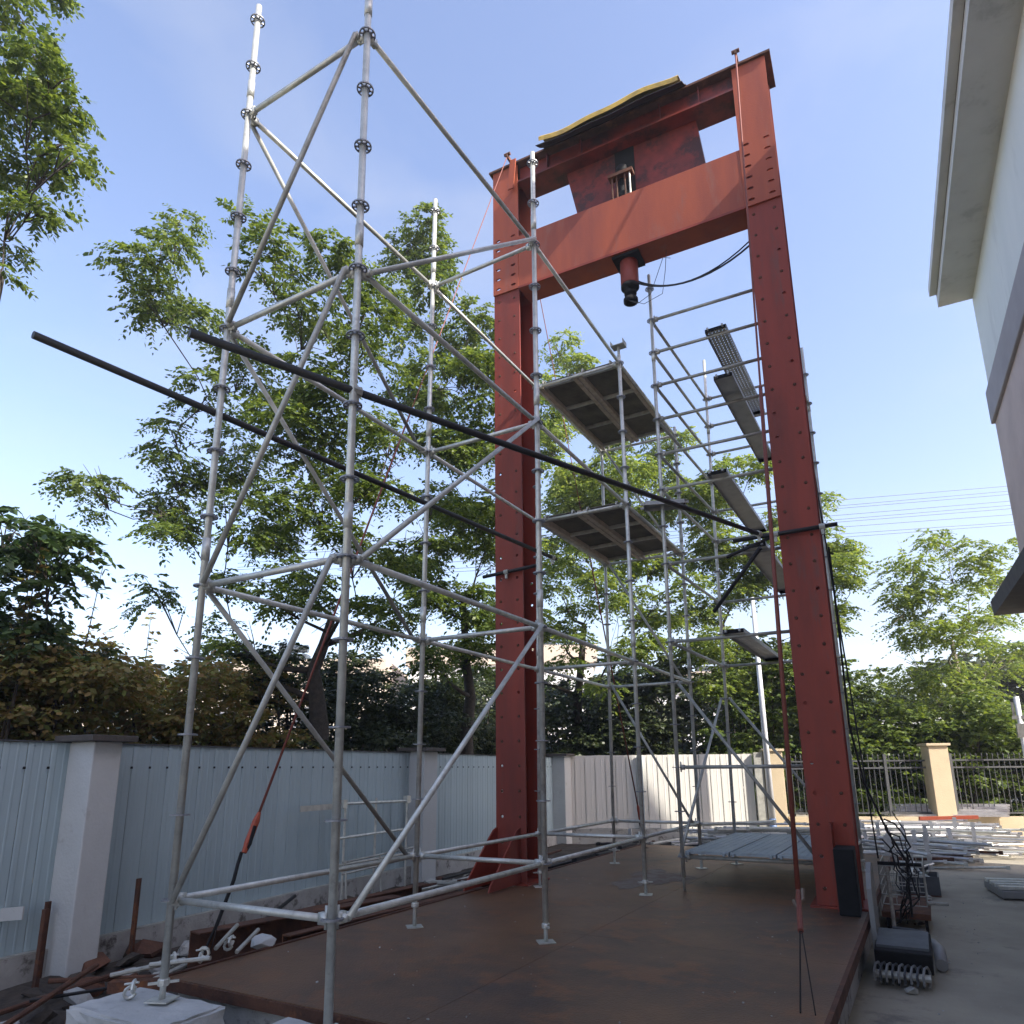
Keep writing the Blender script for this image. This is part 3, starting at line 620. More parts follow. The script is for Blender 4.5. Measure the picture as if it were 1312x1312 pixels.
# rusty steel by the bed
def ubeam(A, Bp, w, h, lab, m=RUST, name='steel_channel'):
    A = Vector(A); Bp = Vector(Bp); d = Bp - A; s = d.normalized().cross(Vector((0, 0, 1))).normalized(); b = MB(); tk = .012
    b.obox(A - s * w / 2, d, s * tk, (0, 0, h)); b.obox(A - s * (w / 2 - tk - .0005), d, s * (w - tk), (0, 0, tk)); b.obox(A - s * (w / 2 - tk - .0005) + Vector((0, 0, h - tk)), d, s * (w - tk), (0, 0, tk))
    return solo(name, b, m, lab, 'steel beam')
ubeam((-1.25, 1.15, -.82), (-.86, 3.3, -.82), .16, .30, 'dark rusty channel beam lying along the left edge of the bed')
ubeam((-.78, 1.7, -.68), (-.62, 4.6, -.68), .10, .08, 'thin rusty angle lying on the left lip of the bed')
ubeam((-.75, 4.7, -.80), (-.70, 6.0, -.80), .14, .22, 'dark channel offcut beside the left gantry gusset')
ubeam((-2.0, 3.0, -.88), (-1.9, 5.2, -.88), .14, .16, 'dark channel beam on the rubble below the hung ladder frame')
for (x, y, zt, lb) in ((-2.16, .40, -.30, 'rusty upright angle stake in front of the left pier'), (-2.38, 1.33, -.20, 'rusty upright stake just right of the left pier'), (-2.75, .30, -.36, 'dark upright stake left of the left pier'), (-2.42, .02, -.52, 'short leaning rusty stake at the left frame edge'), (-2.5, .60, -.30, 'dark upright stake hard against the left pier')):
    solo('steel_stake', MB().box((x, y, ZG), (x + .045, y + .01, zt)).box((x, y + .0105, ZG), (x + .01, y + .05, zt)), RUST, lb, 'stake')
solo('white_board', MB().obox((-2.66, .30, -.42), (.28, .08, .03), (.005, -.015, 0), (0, 0, .10)), PIER, 'small white board resting between stakes at the left frame edge', 'board')
random.seed(21)
def hull(c, r, n=14, sq=.6):
    bm = bmesh.new()
    for _ in range(n):
        v = Vector((random.gauss(0, 1), random.gauss(0, 1), random.gauss(0, 1))).normalized() * random.uniform(.7, 1)
        bm.verts.new((c[0] + v.x * r, c[1] + v.y * r, c[2] + v.z * r * sq))
    bmesh.ops.convex_hull(bm, input=bm.verts[:]); bmesh.ops.delete(bm, geom=[v for v in bm.verts if not v.link_faces], context='VERTS'); bm.verts.index_update()
    vs = [v.co.copy() for v in bm.verts]; fs = [tuple(v.index for v in f.verts) for f in bm.faces]; bm.free(); b = MB(); b.add(vs, fs); return b
for i in range(64):
    y = random.uniform(-1.6, 7.5); x = random.uniform(-2.35, -.75) - .05 * y; r = random.uniform(.05, .17) if i > 18 else random.uniform(.10, .24); y = y if i > 18 else random.uniform(-1.6, 1.6)
    solo('rubble_lump', hull((x, y, ZG + .08 + r * .3), r), random.choice([SOIL, RUST, PLINTH]), 'rough rusty lump of scrap in the rubble along the left fence', 'scrap', 'scrap lumps along the left fence')
for i in range(30):
    y = random.uniform(-1.4, 8.5); x = random.uniform(-2.3, -.8) - .04 * y; a = random.uniform(-.6, .6) + (1.5 if random.random() < .3 else 0); L_ = random.uniform(.4, 1.6)
    z = ZG + random.uniform(.12, .26); e = Vector((math.sin(a), math.cos(a), random.uniform(-.05, .12))) * L_
    solo('scrap_tube', MB().tube((x, y, z), Vector((x, y, z)) + e, random.choice([.012, .02, .024]), n=7), random.choice([RUST, BLKPIPE, GALVW, RUST]), 'loose scrap tube lying in the rubble along the left fence', 'pipe', 'scrap tubes along the left fence')
def coupler(p, lab):
    t = thing('swivel_coupler', lab, 'coupler', p); p = Vector(p); e = random.uniform(0, 3)
    for k in (0, 1):
        o_ = p + Vector((.03 * k, .02, .035 * k)); u = Vector((math.cos(e + k * 1.5), math.sin(e + k * 1.5), .2)); v = Vector((0, 0, 1))
        part('clamp_ring', MB().path([o_ + u * .032 * math.cos(a) + v * .032 * math.sin(a) for a in np.linspace(.4, 5.9, 9)], .011, 5), GALV, t)
    part('clamp_bolt', MB().tube(p + Vector((-.03, 0, .045)), p + Vector((.06, .03, .06)), .007, n=6), GALV, t)
coupler((-.50, .62, -.52), 'galvanised coupler at the foot of the left stay rod')
coupler((-.66, .50, -.55), 'galvanised coupler lying left of the stay rod foot')
coupler((-.20, -.10, -.53), 'galvanised coupler resting on the left concrete block')
coupler((-.62, .95, -.52), 'galvanised coupler beside the crumpled plastic bag')
for k, (a, c) in enumerate((((-.75, .42, -.55), (-.35, .60, -.50)), ((-.55, .8, -.50), (-.75, 1.15, -.42)), ((-.5, .95, -.55), (-.62, 1.25, -.46)), ((-1.0, .3, -.62), (-.55, .55, -.52)))):
    lb_ = ('galvanised pin lying nearest the leftmost post foot', 'galvanised pin leaning up against the stay rod foot', 'galvanised pin tilted beside the plastic bag', 'long galvanised pin lying out over the orange angle')[k]
    solo('wedge_bar', MB().tube(a, c, .016, n=7), GALVW, lb_, 'pin', 'galvanised pins at the bed corner')
solo('plastic_bag', hull((-.66, 1.35, -.57), .12, 60, .55), PIER, 'crumpled pale plastic bag on the left edge of the bed', 'bag')
solo('orange_base_angle', MB().obox((-.95, .25, -.72), (.45, .35, 0), (-.05, .07, 0), (0, 0, .07)), RUST, 'orange rusted steel angle at the near left corner of the bed', 'steel beam')
# wooden offcuts
for i, (x, y) in enumerate(((-.95, 8.0), (-.8, 8.6), (-1.1, 9.2), (-.9, 9.9), (-.4, 10.4))):
    solo('steel_offcut', MB().obox((x, y, ZG + .02), (.12, .5, .02), (-.10, .03, 0), (0, 0, .34)), BLKPIPE, 'dark steel offcut standing behind the left red column', 'steel offcut', 'steel offcuts behind the left column')
# ------------------------------------------------------------ heap of scaffold parts behind and right
random.seed(5)
def heap(n, cx, cy, sx, sy, h, ang, lab, grp, ms, lmin=1.2, lmax=3.0, rs=(.021, .024, .03)):
    for i in range(n):
        L_ = random.uniform(lmin, lmax); a = ang + random.gauss(0, .24); z = ZG + .03 + h * (i / n) * random.uniform(.75, 1.05)
        x = cx + random.uniform(-sx, sx) * (1 - .4 * i / n); y = cy + random.uniform(-sy, sy) * (1 - .4 * i / n)
        d = Vector((math.cos(a), math.sin(a), random.uniform(-.03, .05))); p = Vector((x, y, z)); r = random.choice(rs)
        b = MB().tube(p - d * L_ / 2, p + d * L_ / 2, r, n=8)
        for e in (-1, 1): b.obox(p + d * e * L_ / 2 - Vector((.03, .03, .03)), (.06, 0, 0), (0, .06, 0), (0, 0, .06))
        solo('loose_ledger', b, random.choice(ms), lab, 'scaffold tube', grp)
heap(110, 4.05, 15.2, 1.0, 1.5, .60, .15, 'loose scaffold tube in the sunlit heap before the railings', 'tubes in the sunlit heap', [ALUB, GALV, ALUB, ALUB])
heap(75, 3.7, 13.0, .75, 1.1, .42, -.25, 'loose scaffold tube in the dark front of the heap beside the yard', 'tubes in the front heap', [GALV, GALVW, ALUB, GALV, ALUB, RUST], .9, 2.0)
heap(95, 1.3, 12.3, 1.5, 1.2, .62, .30, 'loose bright tube in the heap seen under the far scaffold tower', 'tubes in the back heap', [ALUB, ALUB, GALV, GALVW], 1.0, 2.4)
heap(34, -.9, 11.6, 1.0, .7, .30, .9, 'dark loose tube in the heap by the white sheet fence', 'dark tubes by the white fence', [BLKPIPE, GALVW, RUST], .7, 1.8)
solo('orange_beam', MB().obox((3.9, 15.4, -.40), (1.1, .25, .04), (-.03, .1, 0), (0, 0, .07)), ORANGE, 'orange painted beam on top of the sunlit heap', 'steel beam')
for i in range(5):
    p = Vector((3.2 + i * .02, 15.9 + i * .12, -.36 + .05 * i)); solo('stacked_plank', MB().obox(p, (2.4, .35, .02), (-.08, .25, 0), (0, 0, .045)), ALUB, 'bright flat plank stacked along the top of the sunlit heap', 'plank', 'bright planks on the sunlit heap')
for i, (x, y) in enumerate(((3.30, 12.05), (3.45, 12.0), (3.68, 11.95), (3.98, 11.9), (3.15, 13.2), (3.35, 12.9), (3.6, 13.3), (4.0, 12.6), (4.15, 14.2), (4.45, 14.6), (2.9, 13.5), (4.75, 13.9), (3.0, 12.7), (3.75, 12.3), (4.4, 13.0), (3.9, 14.9), (3.3, 14.4), (-1.2, 11.0), (.2, 12.2), (1.0, 11.9))):
    h = random.uniform(.52, .74); lx = random.uniform(-.15, .05)
    solo('upright_stake', MB().obox((x, y, ZG), (.07, 0, 0), (0, .04, 0), (lx, 0, h)), ALUB, 'upright galvanised stake holding a heap of tubes together', 'stake', 'stakes holding the heaps')
# pallet-like grey box at the right edge
t = thing('plastic_pallet', 'grey ribbed pallet lying at the right frame edge in the yard', 'pallet', (4.95, 9.1, ZG))
o0 = Vector((4.83, 9.0, ZG)); da = Vector((.9, .25, 0)); db = Vector((-.15, .95, 0))
part('base', MB().obox(o0 + Vector((0, 0, .02)), da, db, (0, 0, .10)), PVC, t, bevel=.015)
for k in range(4): part('runner', MB().obox(o0 + db * (.05 + k * .25) + Vector((0, 0, .122)), da, db * .12, (0, 0, .05)), GALV, t, bevel=.008)
# right-hand junk along the bed: standing steel slab, cables, wire basket trolley, brush, pipe
sl = MB(); pf = [(0, 0), (.0, .70), (.03, .82), (.09, .90), (.13, .88), (.15, .80), (.16, 0)]
vs = [Vector((3.56, 4.35 + a * 3.0, ZG + z * 1.0)) for a, z in pf] + [Vector((3.60, 4.35 + a * 3.0, ZG + z * 1.0)) for a, z in pf]; n = len(pf)
sl.add(vs, [tuple(range(n - 1, -1, -1)), tuple(range(n, 2 * n))] + [(i, (i + 1) % n, n + (i + 1) % n, n + i) for i in range(n)])
solo('steel_slab', sl, PVC, 'grey round shouldered steel slab standing beside the right column foot', 'steel slab')
t = thing('cable_bundle', 'tangled black cables hanging down beside the right red column', 'cable', (3.75, 6.0, ZG))
random.seed(11)
for k in range(7):
    pts = []; x0, y0 = 3.66 + .02 * k, 5.35 + .05 * k
    for i in range(13):
        s = i / 12; pts.append((x0 + .14 * math.sin(s * 3.1) + random.uniform(-.03, .03) + .03 * math.sin(k + i), y0 + .5 * s + random.uniform(-.03, .03), -.05 + k * .06 - (.80 + k * .06) * s + .03 * math.sin(i * 2 + k)))
    part('cable', MB().path(pts, .006 + .002 * (k % 3), 5), CABLE, t)
part('cable', MB().path([(3.50, 5.47, 3.2), (3.50, 5.48, 2.2), (3.49, 5.5, 1.2), (3.56, 5.55, .6), (3.72, 5.65, .1), (3.86, 5.7, -.2), (3.84, 5.8, -.75)], .012, 6), CABLE, t)
t = thing('wire_basket_trolley', 'dark wire basket trolley standing beside the bed', 'trolley', (3.78, 7.0, ZG))
bx0, bx1, by0, by1, bz0, bz1 = 3.55, 3.98, 6.3, 7.3, -.72, -.32
b = MB()
for z in np.linspace(bz0, bz1, 5):
    for (a, c) in (((bx0, by0), (bx1, by0)), ((bx1, by0), (bx1, by1)), ((bx1, by1), (bx0, by1)), ((bx0, by1), (bx0, by0))): b.tube((*a, z), (*c, z), .006, n=4)
for x in np.linspace(bx0, bx1, 7): b.tube((x, by0, bz0), (x, by0, bz1), .004, n=4); b.tube((x, by1, bz0), (x, by1, bz1), .004, n=4)
for y in np.linspace(by0, by1, 12): b.tube((bx1, y, bz0), (bx1, y, bz1), .004, n=4); b.tube((bx0, y, bz0), (bx0, y, bz1), .004, n=4)
o_ = part('wire_basket', b, GALVW, t); o_['kind'] = 'stuff'
part('handle', MB().tube((bx0, by0 - .05, bz1 + .03), (bx1, by0 - .05, bz1 + .03), .02, n=8), DARK, t)
part('base_tray', MB().box((bx0 - .02, by0, -.86), (bx1 + .02, by1, -.80)), RUST, t)
for x in (bx0 + .03, bx1 - .03):
    for y in (by0 + .1, by1 - .1): part('wheel', MB().tube((x - .015, y, ZG + .07), (x + .015, y, ZG + .07), .068, n=12), DARK, t)
t = thing('shovel', 'long handled shovel leaning between the trolley and the brush', 'shovel', (3.7, 5.0, ZG))
part('handle', MB().tube((3.71, 5.0, -.93), (3.66, 5.9, -.30), .018, n=8), BARKP, t); part('blade', MB().obox((3.60, 4.72, -.985), (.24, 0, 0), (0, .30, .02), (0, 0, .02)), RUST, t)
t = thing('sweeper_brush', 'black sweeper head with spiral grey bristles lying beside the bed', 'sweeper', (3.75, 4.2, ZG))
part('hood', MB().obox((3.585, 4.12, -.90), (.42, 0, 0), (0, .62, .05), (0, -.06, .17)), DARK, t, bevel=.012)
part('hood_lid', MB().obox((3.60, 4.14, -.722), (.39, 0, 0), (0, .50, .04), (0, 0, .02)), IRON, t)
part('draw_bar', MB().path([(3.97, 4.2, -.78), (4.0, 4.5, -.72), (3.9, 4.85, -.70), (3.7, 4.9, -.70)], .014, 6), IRON, t)
part('axle', MB().tube((3.58, 4.02, -.90), (3.98, 4.02, -.90), .03, n=8), GALVW, t)
for i in range(9):
    x = 3.60 + i * .044
    part('bristle_row', MB().path([(x + .05 * math.cos(a_) * .5, 4.02 + .085 * math.cos(a_), -.90 + .085 * math.sin(a_)) for a_ in np.linspace(-1.2, 3.6, 7)], .010, 5), IRON if i % 2 else PVC, t)
t = thing('drain_pipe', 'grey plastic pipe with elbow lying beside the bed', 'pipe', (3.9, 5.3, ZG))
part('pipe', MB().path([(3.60, 5.6, -.90), (3.85, 5.45, -.90), (4.0, 5.35, -.90), (4.05, 5.15, -.91), (4.06, 4.7, -.94)], .05, 10), PVC, t, smooth=True)
solo('white_tube', MB().tube((4.02, 6.55, -.72), (4.18, 6.62, -.73), .018, n=8).tube((3.98, 6.53, -.72), (4.02, 6.55, -.72), .022, n=8), GALVW, 'short tube sticking out of the wire basket', 'pipe')
for i in range(16):
    x = random.uniform(3.58, 4.0); y = random.uniform(3.6, 8.8); r = random.uniform(.02, .06)
    solo('rubble_lump', hull((x, y, ZG + r * .5), r), random.choice([SOIL, RUST, GALVW]), 'small dark lump of debris on the yard beside the bed', 'scrap', 'debris lumps beside the bed')
# ------------------------------------------------------------ right building
def bp(g, n_, z): return G * g + NN * n_ + Vector((0, 0, z))
def bbox(g0, g1, n0, n1, z0, z1): return MB().obox(bp(g0, n0, z0), G * (g1 - g0), NN * (n1 - n0), (0, 0, z1 - z0))
BD = thing('side_building', 'tall pale building with deep eaves along the right of the yard', 'building', bp(6.6, 6, ZG))
gw = 6.56; ne = 12.0
# the wall plane
part('wall', bbox(gw, gw + 7, -9, ne, 7.78, 9.8), WALLU, BD)
part('wall', bbox(gw, gw + 7, -9, ne, ZG, 7.10), WALLL, BD, label='pinkish lower wall')
part('moulding', bbox(gw - .06, gw + 7, -9.06, ne + .06, 7.10, 7.78), BAND, BD, bevel=.02)
part('soffit', bbox(5.97, gw + 7.3, -9.6, ne - .02, 9.8, 10.02), EAVE, BD)
part('gutter', bbox(5.84, 5.965, -9.7, ne - .12, 10.03, 10.22), EAVE, BD)
part('roof', bbox(5.97, gw + 7.4, -9.7, ne - .05, 10.03, 10.20), ROOFD, BD)
b = MB(); pf = [(6.06, 3.46), (gw, 3.46), (gw, 4.02), (6.3, 3.96), (6.04, 3.72)]
vs = [bp(a, 7.0, z) for a, z in pf] + [bp(a, 12.35, z) for a, z in pf]; n = len(pf)
b.add(vs, [tuple(range(n)), tuple(range(2 * n - 1, n - 1, -1))] + [(i, n + i, n + (i + 1) % n, (i + 1) % n) for i in range(n)])
part('canopy', b, ROOFD, BD, label='dark tiled canopy slab')
# far houses
def house(x, y, w, d, h, lab, wallm, rz=0., water=2):
    t = thing('distant_house', lab, 'house', (x, y, ZG)); c, s = math.cos(rz), math.sin(rz); A = Vector((c, s, 0)); Bv = Vector((-s, c, 0)); O = Vector((x, y, ZG))
    part('wall', MB().obox(O, A * w, Bv * d, (0, 0, h)), wallm, t)
    part('parapet', MB().obox(O - A * .3 - Bv * .3 + Vector((0, 0, h)), A * (w + .6), Bv * (d + .6), (0, 0, 1.3)), ROOFH, t)
    for i in range(int(w / 3)):
        for zz in np.arange(1.6, h - 1.5, 3.0):
            f = part('window', MB().obox(O + A * (1 + i * 3) - Bv * .05 + Vector((0, 0, zz)), A * 1.4, Bv * .049, (0, 0, 1.5)), WHITEH, t)
            part('pane', MB().obox(O + A * (1.1 + i * 3) - Bv * .07 + Vector((0, 0, zz + .1)), A * 1.2, Bv * .019, (0, 0, 1.3)), GLASSD, f)
    for i in range(water):
        p = O + A * (w * (.25 + .4 * i)) + Bv * .8 + Vector((0, 0, h + 1.3))
        part('water_heater', MB().tube(p + Vector((0, 0, .9)), p + A * 2.0 + Vector((0, 0, .9)), .28, n=10).obox(p - Bv * .3, A * 2, Bv * 1.0, (0, 0, .5)), GLASSD, t)
    return t
house(-50, 27, 14, 9, 7.4, 'cream house far behind the trees at the left', CREAM, .55, 2)
house(-36.5, 30, 10, 9, 8.0, 'tan parapet house far behind the left main tree', CREAM, .5, 1)
house(-27, 37, 13, 9, 9.0, 'white house far behind, left of the left red column', WHITEH, .45, 2)
house(-12, 47, 11, 9, 7.2, 'white house far behind, between the two red columns', WHITEH, .35, 1)
house(15, 40, 12, 8, 4.6, 'grey white low building behind the right tree', WHITEH, .1, 0)
# overhead wires
for (z0, z1, grp) in ((15.35, 16.1, 0), (15.0, 15.8, 0), (14.85, 15.6, 0), (14.45, 15.2, 0), (14.2, 14.95, 0), (14.05, 14.75, 0), (13.75, 14.4, 0), (13.35, 13.95, 0), (13.15, 13.8, 0)):
    A = Vector((-30, 24, z0 - 1.6)); Bv = Vector((.8, 38.3, z0)); C_ = Vector((9.9, 43.3, z1)); E_ = Vector((40, 60, z1 + 2.6))
    solo('overhead_wire', MB().path([A, (A + Bv) / 2 - Vector((0, 0, .35)), Bv, C_, E_], .014, 4), CABLE, 'thin dark overhead wire crossing the sky behind the right column', 'wire', 'overhead wires')
# ------------------------------------------------------------ foliage
def leaves_mesh(name, pts, dirs, lens, m, nl=8, lw=.26, leaf=.085, droop=.5, seed=0):
    """compound fronds: pts (K,3) start, dirs (K,3), lens (K); leaflets as folded diamonds"""
    r = np.random.default_rng(seed); K = len(pts); up = np.array([0, 0, 1.])
    side = np.cross(dirs, up); side /= np.linalg.norm(side, axis=1)[:, None] + 1e-9
    V = []
    for i in range(nl):
        t = (i + .7) / nl
        c = pts + dirs * (lens * t)[:, None] - up * (droop * lens * t * t)[:, None]
        for s in ((-1, 1) if i < nl - 1 else (0,)):
            ld = side * s + dirs * (.45 if s else 1.) - up * r.uniform(.15, .9, (K, 1)) + r.normal(0, .15, (K, 3))
            ld /= np.linalg.norm(ld, axis=1)[:, None]
            wd = np.cross(ld, up + r.normal(0, .5, (K, 3))); wd /= np.linalg.norm(wd, axis=1)[:, None] + 1e-9
            L_ = leaf * r.uniform(.55, 1.45, (K, 1)) * (1 - .35 * abs(t - .5)); w_ = L_ * lw
            V.append(np.stack([c, c + ld * L_ * .45 + wd * w_, c + ld * L_, c + ld * L_ * .45 - wd * w_], 1))
    V = np.concatenate(V, 0); n = V.shape[0]; co = V.reshape(-1, 3).astype(np.float32)
    me = D.meshes.new(name); me.vertices.add(4 * n); me.vertices.foreach_set('co', co.ravel())
    me.loops.add(4 * n); me.loops.foreach_set('vertex_index', np.arange(4 * n, dtype=np.int32))
    me.polygons.add(n); me.polygons.foreach_set('loop_start', np.arange(0, 4 * n, 4, dtype=np.int32)); me.polygons.foreach_set('loop_total', np.full(n, 4, dtype=np.int32))
    me.materials.append(m); me.update(); me.validate(); return me
def clump_fronds(r, cl, dens, flen):
    P = []; Dn = []; Ln = []
    for (x, y, z, R) in cl:
        n = max(8, int(dens * (R / .5) ** 2.2))
        # several layered sub-pads per clump so light gets through
        ns = max(2, int(3 + R * 3)); cen = r.normal(0, .5, (ns, 3)) * R * np.array([1, 1, .75])
        k = r.integers(0, ns, n); u = r.normal(0, 1, (n, 3)); u /= np.linalg.norm(u, axis=1)[:, None]
        rad = R * .52 * r.uniform(.15, 1, (n, 1)) ** .6
        p = cen[k] + u * rad * np.array([1, 1, .42])
        d = u * np.array([1, 1, .35]) + p / (R + .01) * .5 + r.normal(0, .25, (n, 3)); d[:, 2] *= .6; d /= np.linalg.norm(d, axis=1)[:, None]
        P.append(p + np.array([x, y, z])); Dn.append(d); Ln.append(flen * r.uniform(.6, 1.2, n))
    return np.concatenate(P), np.concatenate(Dn), np.concatenate(Ln)
def tree(name, lab, trunk, clumps, m, bark, dens=50, flen=.34, leaf=.085, r0=.13, seed=1, nl=8, group='trees behind the fences', extra=()):
    r = np.random.default_rng(seed); T = [Vector(p) for p in trunk]; base = Vector((T[0].x, T[0].y, ZG))
    t = thing(name, lab, 'tree', base, group)
    pts = [base] + T; b = MB(); rs = [r0 * 1.15] + [r0 * (1 - .3 * i) for i in range(len(T))]
    sm = []; sr = []
    for i in range(len(pts) - 1):
        for s in (0, .5): sm.append(pts[i].lerp(pts[i + 1], s) + Vector(r.normal(0, .02, 3))); sr.append(rs[i] * (1 - s) + rs[i + 1] * s)
    sm.append(pts[-1]); sr.append(rs[-1]); b.path(sm, sr, 9)
    nodes = [(p, q) for p, q in zip(sm, sr)][2:]
    for (x, y, z, R) in sorted(clumps, key=lambda c: (Vector(c[:3]) - T[-1]).length):
        c = Vector((x, y, z - R * .1))
        best = min(nodes, key=lambda nd: (nd[0] - c).length + (2.5 * max(0, nd[0].z - c.z + .35)) )
        A, ra = best; L_ = (c - A).length
        if L_ < .1: continue
        k = max(3, int(L_ / .35)); pp = []; rr = []; rb = min(ra * .72, .02 + .02 * L_ + .012)
        mid = Vector(r.normal(0, .10, 3)) * L_ + Vector((0, 0, -.10 * L_))
        for i in range(k + 1):
            s = i / k; pp.append(A.lerp(c, s) + mid * math.sin(s * math.pi) * .8 + (Vector(r.normal(0, .025, 3)) if 0 < i < k else Vector((0, 0, 0)))); rr.append(rb * (1 - s) + .010 * s)
        b.path(pp, rr, 6); nodes += list(zip(pp[1:], rr[1:]))
        for q in range(5):
            e = c + Vector(r.normal(0, .5, 3)) * R; b.path([pp[-2], (pp[-2] + e) / 2 + Vector((0, 0, .05)), e], [.009, .007, .003], 4)
    part('trunk', b, bark, t, smooth=True)
    P, Dn, Ln = clump_fronds(r, clumps, dens, flen)
    me = leaves_mesh('crown', P - np.array(base), Dn, Ln, m, nl=nl, leaf=leaf, seed=seed)
    o = D.objects.new('crown', me); COL.objects.link(o); o.parent = t
    for (nm, mm, sel) in extra: 
        pass
    return t
